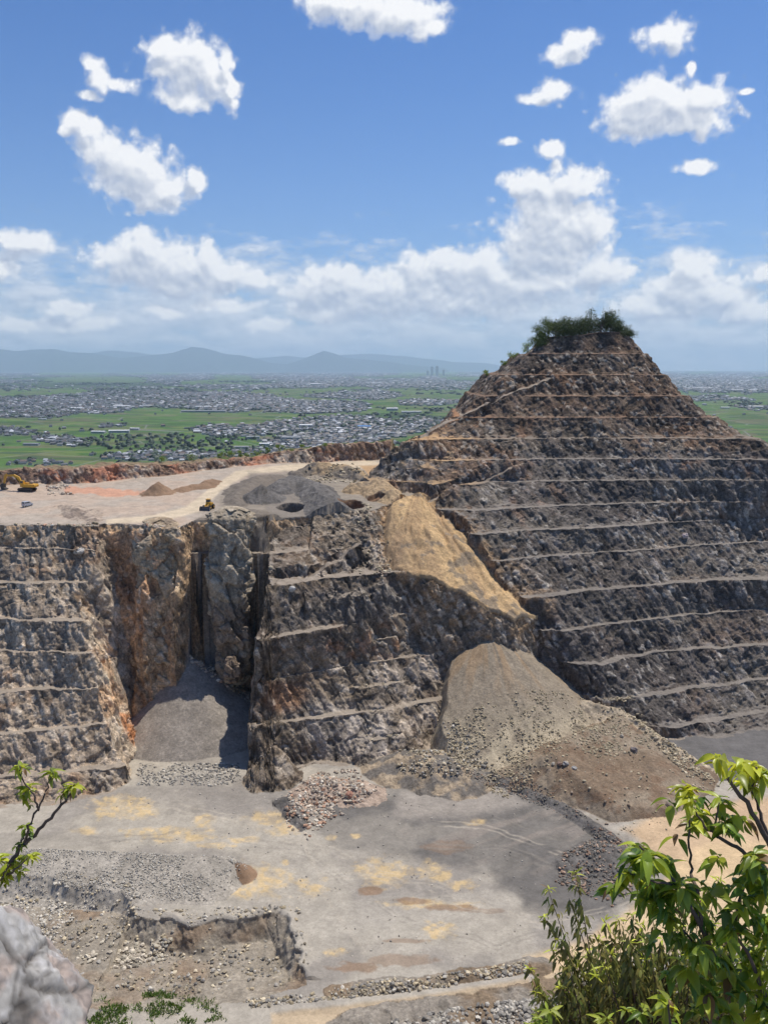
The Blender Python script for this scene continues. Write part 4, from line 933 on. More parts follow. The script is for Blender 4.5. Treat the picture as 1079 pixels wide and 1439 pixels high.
# ------------------------------------------------------------ rocks
def ico(sub):
    bm = bmesh.new(); bmesh.ops.create_icosphere(bm, subdivisions=sub, radius=1.0); V = np.array([v.co[:] for v in bm.verts], np.float32); F = np.array([[v.index for v in f.verts] for f in bm.faces], np.int32); bm.free(); return V, F
ICO1, ICO2, ICO3 = ico(1), ico(2), ico(3)
def rocks(name, P, size, col, label, seed=1, sq=.7, sink=.25, cat='stones', kind='stuff', colvar=.35):
    rs_ = np.random.RandomState(seed); P = np.asarray(P, np.float32); n = len(P)
    V0, F0 = ICO1; nv = len(V0)
    V = V0[None] * (1 + rs_.uniform(-.32, .25, (n, nv, 1))).astype(np.float32)
    s3 = np.stack([size * rs_.uniform(.8, 1.3, n), size * rs_.uniform(.7, 1.1, n), size * rs_.uniform(.5, .9, n) * sq / .7], 1)
    V = V * s3[:, None, :]; a = rs_.uniform(0, 6.28, n); t = rs_.uniform(-.6, .6, n)
    y = V[..., 1] * np.cos(t)[:, None] - V[..., 2] * np.sin(t)[:, None]; z = V[..., 1] * np.sin(t)[:, None] + V[..., 2] * np.cos(t)[:, None]; x = V[..., 0]
    x, y = x * np.cos(a)[:, None] - y * np.sin(a)[:, None], x * np.sin(a)[:, None] + y * np.cos(a)[:, None]
    V = np.stack([x, y, z], -1) + P[:, None]; V[..., 2] += (s3[:, 2] * (1 - 2 * sink))[:, None]
    me = np_mesh(name, V.reshape(-1, 3), (F0[None] + (np.arange(n) * nv)[:, None, None]).reshape(-1, 3))
    col = np.asarray(col, np.float32).reshape(-1, 3); c = col[rs_.randint(0, len(col), n)] * np.array((1.20, 1.14, 1.02)) * rs_.uniform(1 - colvar, 1 + colvar, (n, 1))
    set_col(me, 'Col', np.repeat(np.clip(c, .02, .75)[:, None], nv, 1).reshape(-1, 3).astype(np.float32))
    o = link(name, me, M_STONE)
    return tag(o, label, cat, kind=kind) if kind else o
M_STONE = attr_mat('loose_stone', .92, spec=.15, var=.5, sc=1.6)
def sample_px(pts, n, seed, z=-140, spread=None):   # uniform over a ground polygon traced at level z, laid on the terrain
    rs_ = np.random.RandomState(seed); q = tr(z, *pts); xs = [a for a, _ in q]; ys = [b_ for _, b_ in q]; out = []
    while len(out) < n:
        X_ = rs_.uniform(min(xs), max(xs), n * 3); Y_ = rs_.uniform(min(ys), max(ys), n * 3); _, ins, _ = polydist(X_, Y_, q)
        nn = fbm2(X_ * .15, Y_ * .15, 3, seed)
        m_ = ins & (rs_.rand(n * 3) < sst(nn, .38, .58) + .12); out += list(zip(X_[m_], Y_[m_]))
    A_ = np.array(out[:n]); Z_ = terrain(A_[:, 0], A_[:, 1]); Zb = terrain(A_[:, 0], A_[:, 1] + .8); Zc = terrain(A_[:, 0] + .8, A_[:, 1])
    ok_ = np.hypot(Zb - Z_, Zc - Z_) / .8 < 1.05; A_, Z_ = A_[ok_], Z_[ok_] * S
    return np.stack([A_[:, 0] * S, A_[:, 1] * S, Z_], 1)
def psize(rs_, n, a, b_, p=2.2): return a + (b_ - a) * rs_.rand(n) ** p
RS = np.random.RandomState(77)
TAN = [(.40, .35, .26), (.34, .29, .21), (.46, .41, .32), (.27, .24, .19)]; GREYS = [(.26, .25, .24), (.34, .33, .31), (.18, .175, .17), (.42, .40, .37)]
PINK = [(.38, .32, .27), (.44, .39, .33), (.30, .26, .23), (.36, .23, .17), (.48, .45, .41)]; DARKS = [(.12, .12, .12), (.17, .165, .16), (.22, .20, .18), (.26, .18, .14)]
P_ = sample_px([(628, 1030), (700, 1015), (840, 990), (900, 1000), (960, 1050), (900, 1040), (860, 1060), (780, 1070), (712, 1090), (640, 1060)], 5200, 1, -132)
rocks('talus_stones', P_, psize(RS, len(P_), .08, .46, 3.4), [(.33, .29, .215), (.29, .25, .185), (.37, .33, .25)], 'pale tan stones covering the toe of the big gravel fan', 2)
P_ = sample_px([(196, 1066), (335, 1066), (340, 1090), (300, 1098), (190, 1096)], 1100, 4, -138)
rocks('gravel_stones', P_, psize(RS, len(P_), .12, .5, 2.5), GREYS, 'grey stones fringing the foot of the gravel cone in the gash', 5)
P_ = sample_px([(405, 1105), (445, 1075), (500, 1072), (530, 1105), (490, 1130), (455, 1150), (430, 1175), (400, 1150)], 1900, 6, -137.5)
rocks('rubble_stones', P_, psize(RS, len(P_), .10, .65, 2.6), PINK, 'pinkish grey broken rocks of the rubble pile on the pit floor', 7)
P_ = sample_px([(540, 1050), (640, 1045), (700, 1085), (700, 1100), (600, 1092), (560, 1085)], 900, 8, -137.5)
rocks('rubble_stones', P_, psize(RS, len(P_), .15, .6, 2.5), TAN + GREYS, 'mixed tan and grey rubble under the central benches', 9)
P_ = sample_px([(790, 1195), (840, 1165), (890, 1180), (895, 1240), (860, 1265), (780, 1230)], 1300, 10, -138)
rocks('rubble_stones', P_, psize(RS, len(P_), .10, .5, 2.6), DARKS + [(.34, .25, .20)], 'dark rubble with reddish stones on the right edge of the dark floor', 11)
P_ = sample_px([(110, 1320), (150, 1310), (240, 1325), (230, 1350), (150, 1365), (105, 1350)], 260, 12, -143)
rocks('cobbles', P_, psize(RS, len(P_), .18, .6, 1.8), [(.42, .39, .33), (.36, .33, .28), (.48, .44, .38)], 'pale cobbles heaped in the dug out hollow', 13)
P_ = sample_px([(-20, 1270), (90, 1255), (110, 1300), (60, 1330), (-20, 1340)], 1100, 14, -142)
rocks('cobbles', P_, psize(RS, len(P_), .12, .5, 2), [(.46, .44, .40), (.38, .36, .33)], 'whitish stones strewn at the left of the dug out hollow', 15)
P_ = sample_px([(340, 1398), (470, 1385), (600, 1372), (740, 1350), (745, 1362), (600, 1388), (470, 1400), (350, 1410)], 1300, 16, -138.6)
rocks('kerb_stones', P_, psize(RS, len(P_), .08, .5, 3), GREYS + TAN, 'grey stones heaped along the bank beside the haul road', 17)
P_ = sample_px([(500, 1445), (600, 1425), (700, 1408), (850, 1395), (850, 1460), (500, 1460)], 3200, 18, -138)
rocks('gravel_stones', P_, psize(RS, len(P_), .12, .55, 2.2), GREYS, 'grey broken stones on the near side of the haul road', 19)
P_ = sample_px([(30, 1190), (330, 1200), (350, 1215), (300, 1255), (60, 1250), (20, 1230)], 5200, 20, -137)
rocks('gravel_stones', P_, psize(RS, len(P_), .07, .26, 2.2), [(.34, .33, .31), (.26, .25, .24), (.42, .41, .39)], 'grey gravel covering the long sloping bank at left', 21)
P_ = sample_px([(0, 1250), (190, 1265), (200, 1300), (420, 1290), (435, 1390), (300, 1410), (0, 1400)], 3800, 22, -144)
rocks('gravel_stones', P_, psize(RS, len(P_), .07, .5, 5), GREYS + TAN, 'scattered stones on the bottom of the dug out hollow', 23)
P_ = sample_px([(700, 1070), (860, 1005), (1000, 1085), (950, 1145), (860, 1150), (780, 1105)], 1000, 24, -133)
rocks('scattered_stones', P_, psize(RS, len(P_), .08, .5, 5), TAN + [(.22, .18, .15)], 'small stones scattered over the brown dump platform', 25)
P_ = sample_px([(100, 1110), (900, 1100), (900, 1300), (700, 1350), (450, 1350), (420, 1280), (200, 1240)], 1500, 26, -140)
rocks('scattered_stones', P_, psize(RS, len(P_), .05, .26, 5), GREYS, 'small loose stones scattered over the pale pit floor', 27)
P_ = sample_px([(858, 985), (890, 996), (1012, 1078), (1002, 1092), (930, 1050), (860, 1000)], 1100, 28, -133)
rocks('kerb_stones', P_, psize(RS, len(P_), .15, .6, 2.5), TAN, 'tan stones lining the crest above the dark lower floor', 29)
P_ = sample_px([(640, 1088), (712, 1086), (790, 1122), (870, 1178), (850, 1180), (780, 1136), (700, 1102), (640, 1098)], 1000, 30, -138.3)
rocks('kerb_stones', P_, psize(RS, len(P_), .08, .35, 2.5), DARKS, 'dark stones along the low kerb between the floor and the brown platform', 33)
P_ = sample_px([(66, 690), (100, 690), (104, 700), (70, 702)], 120, 34, -59)
rocks('rubble_stones', P_, psize(RS, len(P_), .3, .9, 2), PINK, 'pale rubble heaped behind the small van on the upper terrace', 35)
P_ = sample_px([(0, 738), (110, 740), (250, 742), (380, 744), (380, 737), (250, 737), (0, 734)], 900, 36, -60.5)
rocks('rubble_stones', P_, psize(RS, len(P_), .12, .8, 4), TAN + PINK, 'stones along the lip of the upper terrace', 37)
P_ = sample_px([(500, 725), (540, 735), (560, 760), (520, 790), (500, 770)], 700, 38, -66)
rocks('rubble_stones', P_, psize(RS, len(P_), .15, .6, 3), TAN, 'tan rubble beside the top of the sandy slide', 39)
P_ = sample_px([(420, 660), (500, 655), (520, 675), (430, 672)], 500, 40, -54)
rocks('rubble_stones', P_, psize(RS, len(P_), .2, .8, 3), TAN, 'tan rubble heap where the haul road climbs', 41)
print('rocks', time.time() - T0)
def boulder(name, px, py, size, col, label, cat='boulder', group=None, seed=1, flat=.75):
    x, y, z = on_ground(px, py); V, F = ICO3; V = V.astype(np.float64)
    c1_, c2_, cv_ = cell3(V[:, 0] * 1.1 + seed * 3.1, V[:, 1] * 1.1, V[:, 2] * 1.1, seed)
    r_ = 1 + (cv_ - .5) * .35 + (fbm3(V[:, 0] * 2 + seed, V[:, 1] * 2, V[:, 2] * 2, 3, seed) - .5) * .5
    V = V * r_[:, None] * np.array([size, size * .85, size * flat])
    me = np_mesh(name, V, F); set_col(me, 'Col', np.repeat(np.array([col], np.float32), len(V), 0))
    o = link(name, me, M_STONE); o.location = (x, y, z + size * flat * .45); o.rotation_euler = (0, 0, seed * 1.7)
    return tag(o, label, cat, group)
for i, (px, py, s_, col, lab) in enumerate(((890, 1056, 1.3, (.20, .17, .16), 'dark brown boulder alone in the middle of the brown platform'), (794, 1075, 1.15, (.34, .31, .28), 'pale boulder, biggest of the row at the toe of the gravel fan'),
        (786, 1076, .9, (.30, .20, .15), 'reddish boulder touching the left side of the biggest pale boulder'), (777, 1075, .7, (.36, .33, .28), 'small pale boulder at the left end of the row at the fan toe'),
        (806, 1081, .85, (.44, .42, .38), 'whitish boulder just right of the biggest pale boulder'), (491, 1119, 1.35, (.38, .20, .14), 'orange red boulder at the right foot of the pinkish rubble pile'),
        (939, 1133, 1.0, (.24, .19, .15), 'brown boulder on the lower lip of the brown platform'), (873, 1036, .8, (.36, .32, .26), 'tan boulder near the upper edge of the brown platform'),
        (410, 831, 1.5, (.45, .43, .39), 'pale boulder lying on the diagonal ramp above the gash'), (114, 778, 1.6, (.50, .46, .40), 'pale slab sticking out of the left cliff'), (962, 755, 1.6, (.50, .40, .36), 'pinkish block standing out on a mountain bench'),
        (555, 640, 1.0, (.30, .24, .18), 'brown block on the bench tip at the left of the mountain'))):
    boulder('boulder', px, py, s_ * S, col, lab, seed=i + 3)

# ------------------------------------------------------------ free standing rock in the gash
def rock_mass(name, secs, seed, base_col, nu=150, nv=260):   # secs: (X, Y, Z, rx, ry) from the top down, survey units
    secs = np.array(secs, float); t = np.linspace(0, len(secs) - 1, nv); Q_ = np.stack([np.interp(t, range(len(secs)), secs[:, j]) for j in range(5)], 1)
    a = np.linspace(0, 2 * math.pi, nu, endpoint=False); ca, sa_ = np.cos(a), np.sin(a)
    sq_ = (np.abs(ca) ** 3.2 + np.abs(sa_) ** 3.2) ** (-1 / 3.2)
    cap = np.minimum(1, np.minimum(np.linspace(0, 1, nv) * 14, np.linspace(1, 0, nv) * 14)) ** .5
    x = Q_[:, 0:1] + Q_[:, 3:4] * cap[:, None] * (ca * sq_)[None]; y = Q_[:, 1:2] + Q_[:, 4:5] * cap[:, None] * (sa_ * sq_)[None]; z = np.repeat(Q_[:, 2:3], nu, 1)
    x, y, z = x * S, y * S, z * S; nxx, nyy = np.repeat(ca[None], nv, 0), np.repeat(sa_[None], nv, 0)
    k1, k2, kv = cell3(x * .22 + z * .06, y * .22, z * .20, seed); q1, q2, qv = cell3(x * .75, y * .75, z * .55 + x * .3, seed + 1)
    d = (kv - .5) * 2.6 + (qv - .5) * .8 - np.exp(-(k2 - k1) * 14) * .5 + (fbm3(x * .12, y * .12, z * .07, 4, seed + 2) - .5) * 3.4 + (fbm3(x, y, z, 3, seed + 3) - .5) * .7
    d = d * np.minimum(1, cap[:, None] * 1.2); x = x + nxx * d; y = y + nyy * d; z = z + (kv - .5) * .8 * (cap[:, None] > .99)
    F = []; i = np.arange(nv - 1)[:, None] * nu; j = np.arange(nu)[None]; F = np.stack([i + j, i + nu + j, i + nu + (j + 1) % nu, i + (j + 1) % nu], -1).reshape(-1, 4)
    me = np_mesh(name, np.stack([x, y, z], -1).reshape(-1, 3), F, True)
    c = np.ones(x.shape + (3,), np.float32) * np.array(base_col, np.float32); n1 = fbm3(x * .09, y * .09, z * .05, 4, seed + 5); n2 = fbm3(x * .35, y * .35, z * .3, 4, seed + 6)
    c = lerp(c, (.45, .38, .28), sst(n2, .5, .68) * .8); c = lerp(c, (.20, .15, .11), sst(n1, .52, .66) * .7); c = c * (1 + (qv - .5) * .35 + (kv - .5) * .3)[..., None]
    set_col(me, 'albedo', np.clip(c, .02, .7).reshape(-1, 3)); set_col(me, 'relief', np.full((x.size, 3), .8, np.float32)); return link(name, me, M_ROCK)
o = rock_mass('rock_pillar', [(-61.5, 352, -55, 9, 9), (-61.5, 350, -63, 9, 9), (-61.5, 346, -74, 8.5, 9), (-61.5, 343, -86, 7.8, 8.5), (-60.5, 341, -100, 7, 8), (-60, 341, -110, 6.5, 8), (-60, 341, -118, 6, 8), (-60, 341, -126, 5.5, 8)], 1401, (.36, .295, .21))
tag(o, 'tall pale rock pillar standing between the two dark slots of the gash', 'rock pillar')
o = rock_mass('rock_buttress', [(-90, 350, -59, 10, 8), (-89, 345, -68, 9, 8), (-88.5, 342, -82, 9, 8), (-88.5, 339, -98, 9, 8), (-89, 336, -112, 10, 8), (-90, 334, -126, 10.5, 8)], 1421, (.40, .305, .20))
tag(o, 'warm tan rock buttress with rusty streaks left of the dark slot', 'rock buttress')
o = rock_mass('hanging_block', [(-59, 331, -110, 2.2, 3), (-58.6, 330, -113, 3.6, 4), (-58.4, 330, -118, 3.4, 4), (-58.6, 331, -121, 2, 3)], 1441, (.28, .21, .15), 80, 90)
tag(o, 'brown angular block wedged beside the tip of the grey gravel cone', 'rock block')
# ------------------------------------------------------------ vehicles
M_YEL = flat_mat('yellow_paint', (.62, .33, .025), .45, .5, var=.18, sc=1.2); M_STEEL = flat_mat('dark_steel', (.055, .05, .048), .6, .4, sc=2); M_TYRE = flat_mat('tyre_rubber', (.028, .027, .026), .9, .2)
M_GLASS = flat_mat('cab_glass', (.035, .045, .055), .12, .6, sc=1); M_SILV = flat_mat('silver_paint', (.48, .50, .52), .35, .6, var=.1); M_BLADE = flat_mat('worn_bucket_steel', (.11, .11, .12), .5, .5, sc=1.5)
M_LAMP = flat_mat('lamp_glass', (.7, .68, .62), .2, .6); M_RED = flat_mat('red_lamp', (.35, .02, .02), .3, .5)
x, y, z = on_ground(39, 690)
ex = empty('excavator', (x, y, z + .05), R(168), 'yellow tracked excavator reaching its boom left below the rim wall', 'excavator', scale=1.0)
for sy_ in (-1.55, 1.55):
    t_ = MB().prism([(-2.9, .45), (-2.4, 0), (2.4, 0), (2.9, .45), (2.9, .85), (2.5, 1.2), (-2.5, 1.2), (-2.9, .85)], .75, 'y', (0, sy_, 0)).build('track', M_STEEL, ex)
    rl = MB()
    for k in range(6): rl.cyl((-2.1 + .84 * k, sy_ - .42, .42), (-2.1 + .84 * k, sy_ + .42, .42), .3)
    rl.build('roller', M_TYRE, t_)
MB().box((0, 0, .9), (3.4, 2.3, .7)).cyl((0, 0, 1.1), (0, 0, 1.5), 1.2, n=16).build('undercarriage', M_STEEL, ex)
hs = MB().prism([(-3.3, 1.5), (1.9, 1.5), (1.9, 2.5), (-1.2, 2.75), (-3.3, 2.65)], 3.0, 'y').box((.4, -.75, 2.8), (1.8, 1.2, .5)).build('body', M_YEL, ex)
MB().box((-1.4, -.4, 2.85), (1.4, .9, .28)).build('engine_hood', M_STEEL, hs)
MB().prism([(-3.9, 1.55), (-3.31, 1.55), (-3.31, 2.7), (-3.9, 2.6), (-4.05, 2.1)], 2.9, 'y').build('counterweight', M_YEL, ex)
cb = MB().prism([(.5, 2.52), (2.1, 2.52), (2.0, 3.3), (1.7, 4.0), (.5, 4.0)], 1.05, 'y', (0, .95, 0)).build('cab', M_YEL, ex)
MB().box((1.28, .95, 3.42), (1.1, 1.09, .75)).box((1.95, .95, 3.2), (.22, .85, .9), (0, R(-15), 0)).build('window', M_GLASS, cb)
MB().cyl((-1.8, .7, 2.7), (-1.8, .7, 3.5), .1).build('exhaust', M_STEEL, ex)
MB().prism([(1.5, 2.1), (2.1, 1.9), (3.6, 4.0), (5.3, 5.3), (8.6, 5.35), (8.6, 5.75), (5.2, 6.15), (3.0, 5.2)], .65, 'y').build('boom', M_YEL, ex)
MB().cyl((2.0, .5, 1.9), (4.2, .5, 4.7), .16).cyl((2.0, -.5, 1.9), (4.2, -.5, 4.7), .16).cyl((5.2, 0, 6.25), (8.2, 0, 6.35), .15).build('hydraulic_cylinder', M_STEEL, ex)
MB().prism([(8.0, 6.4), (8.7, 6.2), (9.3, 5.4), (10.0, 2.4), (9.5, 2.3), (8.5, 4.8)], .5, 'y').build('stick', M_YEL, ex)
MB().prism([(9.3, 2.5), (10.2, 2.7), (10.9, 1.8), (10.7, .6), (9.6, .1), (8.6, .4), (8.5, .7), (9.5, 1.0)], 1.7, 'y').build('bucket', M_STEEL, ex)

x, y, z = on_ground(39, 712)
cr = empty('van', (x, y, z + .02), R(62), 'small silver van parked on the pale terrace below the excavator', 'van')
bd = MB().prism([(-1.75, .35), (1.7, .35), (1.75, .95), (1.3, 1.05), (.75, 1.65), (.5, 1.78), (-1.6, 1.8), (-1.75, 1.2)], 1.5, 'y').build('body', M_SILV, cr)
MB().box((-.5, 0, 1.42), (1.9, 1.53, .36)).box((-1.72, 0, 1.42), (.1, 1.25, .40)).box((1.03, 0, 1.36), (.1, 1.3, .62), (0, R(-45), 0)).build('window', M_GLASS, cr)
for sx_ in (-1.15, 1.15):
    for sy_ in (-.7, .7):
        wh = MB().cyl((sx_, sy_ - .1, .3), (sx_, sy_ + .1, .3), .3, n=14).build('wheel', M_TYRE, cr); MB().cyl((sx_, sy_ - .112, .3), (sx_, sy_ + .112, .3), .16, n=10).build('rim', M_SILV, wh)
for sy_ in (-.6, .6):
    MB().box((-1.77, sy_, .95), (.06, .16, .35)).build('tail_light', M_RED, cr); MB().box((1.74, sy_, .75), (.06, .26, .16)).build('headlight', M_LAMP, cr)

x, y, z = on_ground(293, 716)
ld = empty('wheel_loader', (x, y, z + .03), R(-100), 'yellow wheel loader facing the pit with its dark bucket lowered on the haul road', 'wheel loader', scale=.82)
MB().prism([(-3.6, 1.3), (-.4, 1.3), (-.4, 2.6), (-3.2, 2.5), (-3.6, 2.1)], 1.9, 'y').build('engine_hood', M_YEL, ld)
MB().prism([(-.35, 1.0), (1.9, .9), (1.9, 1.5), (.9, 2.2), (-.35, 2.2)], 1.3, 'y').build('front_frame', M_YEL, ld)
cb = MB().box((-.3, 0, 4.25), (1.9, 1.75, .16)).box((-.3, 0, 2.75), (1.7, 1.6, .7)).build('cab', M_YEL, ld)
MB().box((-.3, 0, 3.62), (1.55, 1.5, 1.08)).build('window', M_GLASS, cb)
for sx_ in (-2.2, 1.35):
    for sy_ in (-1.35, 1.35):
        wh = MB().cyl((sx_, sy_ - .38, .95), (sx_, sy_ + .38, .95), .95, n=18).build('wheel', M_TYRE, ld); MB().cyl((sx_, sy_ - .40, .95), (sx_, sy_ + .40, .95), .45, n=12).build('rim', M_YEL, wh)
for sy_ in (-.55, .55): MB().prism([(.7, 2.35), (1.1, 2.5), (3.3, 1.2), (3.3, .8), (2.6, .9)], .25, 'y', (0, sy_, 0)).build('lift_arm', M_YEL, ld)
MB().prism([(3.1, .12), (4.5, .02), (4.55, .1), (3.6, .45), (3.45, 1.0), (3.9, 1.7), (3.8, 1.8), (3.15, 1.35)], 4.3, 'y').box((3.75, 2.13, .75), (1.2, .08, 1.3)).box((3.75, -2.13, .75), (1.2, .08, 1.3)).build('bucket', M_BLADE, ld)
for sy_ in (-.7, .7): MB().box((2.0, sy_ * .9, 1.75), (.12, .3, .25)).build('headlight', M_LAMP, ld)
MB().cyl((-2.3, .5, 2.5), (-2.3, .5, 3.3), .09).build('exhaust', M_STEEL, ld)

# ------------------------------------------------------------ foliage
def leaf_mat(name, tr_=.35, rough=.45):
    m = bpy.data.materials.new(name); m.use_nodes = True; K = NT(m.node_tree); K.n.clear()
    o = K.new('ShaderNodeOutputMaterial'); p = K.new('ShaderNodeBsdfPrincipled'); t = K.new('ShaderNodeBsdfTranslucent'); x_ = K.new('ShaderNodeMixShader')
    a = K.new('ShaderNodeAttribute', attribute_name='Col').outputs['Color']; K.l.new(a, p.inputs['Base Color'])
    hs_ = K.new('ShaderNodeHueSaturation'); K.l.new(a, hs_.inputs['Color']); hs_.inputs['Value'].default_value = 2.2; hs_.inputs['Hue'].default_value = .485; K.l.new(hs_.outputs[0], t.inputs['Color'])
    p.inputs['Roughness'].default_value = rough; p.inputs['Specular IOR Level'].default_value = .5; x_.inputs[0].default_value = tr_
    K.l.new(p.outputs[0], x_.inputs[1]); K.l.new(t.outputs[0], x_.inputs[2]); K.l.new(x_.outputs[0], o.inputs[0]); return m
M_LEAF = leaf_mat('broad_leaf', .35, .38); M_SMALL = leaf_mat('small_leaf', .28, .5); M_BARK = flat_mat('grey_brown_bark', (.13, .10, .08), .9, .2, sc=40)
M_CROWN = leaf_mat('tree_leaf', .2, .6)
def leaf_template(w=.30, fold=.25, droop=.35, n=6):
    V, F = [], []
    for i in range(n + 1):
        t = i / n; ww = w * (math.sin(math.pi * min(1, t ** .8)) ** .9) * (1 - .25 * t) * .5 if 0 < t < 1 else .012
        yb = t; zz = -droop * t * t
        V += [(-ww, yb, zz + fold * ww), (0, yb, zz), (ww, yb, zz + fold * ww)]
        if i < n: a = i * 3; F += [(a, a + 1, a + 4, a + 3), (a + 1, a + 2, a + 5, a + 4)]
    return np.array(V, np.float32), np.array(F, np.int32)
def leaves(name, L, tmpl, m, parent, smooth=True):   # L: list of (pos, dir, up, length, width scale, colour)
    V0, F0 = tmpl; n = len(L); nv = len(V0)
    P = np.array([l[0] for l in L], np.float32); D = np.array([l[1] for l in L], np.float32); U = np.array([l[2] for l in L], np.float32)
    D /= np.linalg.norm(D, axis=1, keepdims=True) + 1e-9; X_ = np.cross(D, U); X_ /= np.linalg.norm(X_, axis=1, keepdims=True) + 1e-9; Z_ = np.cross(X_, D)
    ln = np.array([l[3] for l in L], np.float32)[:, None, None]; wd = np.array([l[4] for l in L], np.float32)[:, None, None]
    V = P[:, None] + (V0[None, :, 0:1] * X_[:, None] * wd + V0[None, :, 1:2] * D[:, None] + V0[None, :, 2:3] * Z_[:, None]) * ln
    me = np_mesh(name, V.reshape(-1, 3), (F0[None] + (np.arange(n) * nv)[:, None, None]).reshape(-1, 4), smooth)
    c = np.array([l[5] for l in L], np.float32); set_col(me, 'Col', np.repeat(c[:, None], nv, 1).reshape(-1, 3))
    return link(name, me, m, parent)
rl_ = random.Random(4)
def rv(s=1.0): return Vector((rl_.gauss(0, s), rl_.gauss(0, s), rl_.gauss(0, s)))
LEAF_B = leaf_template(.47, .5, .38, 6); LEAF_N = leaf_template(.30, .4, .30, 4); LEAF_T = leaf_template(.8, .3, .2, 2)
def green(t, yel):       # t brightness, yel 0..1
    a = Vector((.105, .20, .025)); b_ = Vector((.46, .48, .04)); c = a.lerp(b_, yel) * t; return c[:]
# tree builder (mountain top, rim)
def tree(name, base, h, w, n, label, cat='tree', group=None, seed=1, tone=1.0, lobes=7, yel=0.0):
    global rl_; keep = rl_; rl_ = random.Random(seed)
    o = empty(name, base, 0, label, cat, group); tb = MB()
    top = Vector((rl_.uniform(-.1, .1) * w, 0, h * .75)); tb.tube([(0, 0, -.6), (rl_.uniform(-.1, .1), 0, h * .3), top], [h * .035 + .03, h * .028 + .02, .03], 6); L = []; cs = []
    for k in range(lobes):
        a = rl_.uniform(0, 6.28); r_ = rl_.uniform(.15, .85) * w / 2; c = Vector((r_ * math.cos(a), r_ * math.sin(a), h * rl_.uniform(.18, .88))); q = w * rl_.uniform(.17, .32)
        if c.z + q > h: c.z = h - q * .9
        cs.append((c, q)); tb.tube([(0, 0, h * rl_.uniform(.2, .5)), c * .6 + Vector((0, 0, h * .2)), c], [.06 + h * .01, .05, .02], 5)
    for k in range(n):
        c, q = cs[k % lobes]; d = rv().normalized(); rad = q * (rl_.random() ** .4) * rl_.uniform(.7, 1.25); p = c + Vector((d.x * rad, d.y * rad, d.z * rad * .75))
        s = rl_.uniform(.3, .62) * min(1.0, .5 + h * .08); tt = rl_.uniform(.5, 1.4) * tone
        L.append((p, rv(), rv(), s, 1.0, (green(tt * .75, yel + rl_.uniform(0, .15)))))
    leaves('crown', L, LEAF_T, M_CROWN, o, False); tb.build('trunk', M_BARK, o); rl_ = keep; return o
TT = [(752, 482, 18, 20, 'leftmost tree on the mountain top, leaning over the slope'), (766, 470, 26, 26, 'light green tree beside the leftmost summit tree'), (781, 469, 20, 22, 'rounded tree third from the left on the summit'), (795, 469, 22, 24, 'fourth tree from the left on the summit'),
      (808, 470, 28, 26, 'dark tall tree at the middle of the summit'), (821, 470, 30, 26, 'dark tree right of the middle of the summit'), (838, 469, 38, 28, 'tallest dark tree on the summit'), (851, 470, 27, 22, 'tree just right of the tallest summit tree'),
      (862, 472, 18, 20, 'low tree second from the right on the summit'), (873, 480, 16, 18, 'rightmost tree on the summit overhanging the edge'), (790, 473, 14, 26, 'low bush in front of the summit trees at left'), (830, 473, 14, 28, 'low bush in front of the summit trees at right')]
def crest_at(px, y0=380, y1=530):      # the skyline point of the terrain in one pixel column
    Yv = np.arange(y0, y1, .5); Xv = Yv * (px - CX) / FPX; g = terrain(Xv, Yv); i = int(np.argmax(g / Yv)); return Vector((Xv[i] * S, Yv[i] * S, g[i] * S))
def on_sky(px, Yu):   # a point on the terrain at forward distance Yu under pixel column px
    a = (px - CX) / FPX * Yu * 1.0; g = float(terrain(np.array([a]), np.array([Yu]))[0]); return Vector((a * S, Yu * S, g * S))
for i, (px, py, hp, wp, lab) in enumerate(TT):
    Yu = 499 + (i % 3) * 3; b0 = on_sky(px * 1.0 + (px - CX) * .0, Yu); topz = aty(px, py - hp, Yu)[2] * S; h = max(3.0, (topz - b0.z) * .98)
    tree('tree', b0 - Vector((0, 0, .2)), h * 1.05, wp / FPX * Yu * S * 1.75, 3200, lab, lobes=13, group='trees on the summit of the quarried mountain', seed=20 + i, tone=.62 if i in (1, 0) else .36, yel=.05 if i in (0, 1) else 0)
SH = [(738, 497, 15, 14, 'sparse shrub on the left slope just below the summit trees'), (718, 512, 10, 12, 'shrub lower on the left skyline of the mountain'), (706, 519, 7, 9, 'small shrub below two others on the left skyline'), (681, 532, 7, 8, 'lowest tiny shrub on the left skyline of the mountain')]
for i, (px, py, hp, wp, lab) in enumerate(SH):
    b0 = crest_at(px, 440, 520); Yu = b0.y / S
    tree('shrub', b0 - Vector((0, 0, .4)), hp / FPX * Yu * S * 1.3, wp / FPX * Yu * S * 1.5, 500, lab, 'shrub', 'shrubs on the left skyline of the mountain', 60 + i, 1.2, 5, .1)
for i, px in enumerate((308, 316, 326, 338, 349, 362, 376, 392, 408, 424, 226, 268, 456)):
    tree('shrub', crest_at(px, 400, 500) + Vector((0, .4, -.2)), 1.8 + (i % 4) * .5, 3.0 + (i % 3), 420, 'green shrub growing along the top of the terrace rim wall', 'shrub', 'shrubs on the rim wall', 90 + i, 1.3, 5, .12)

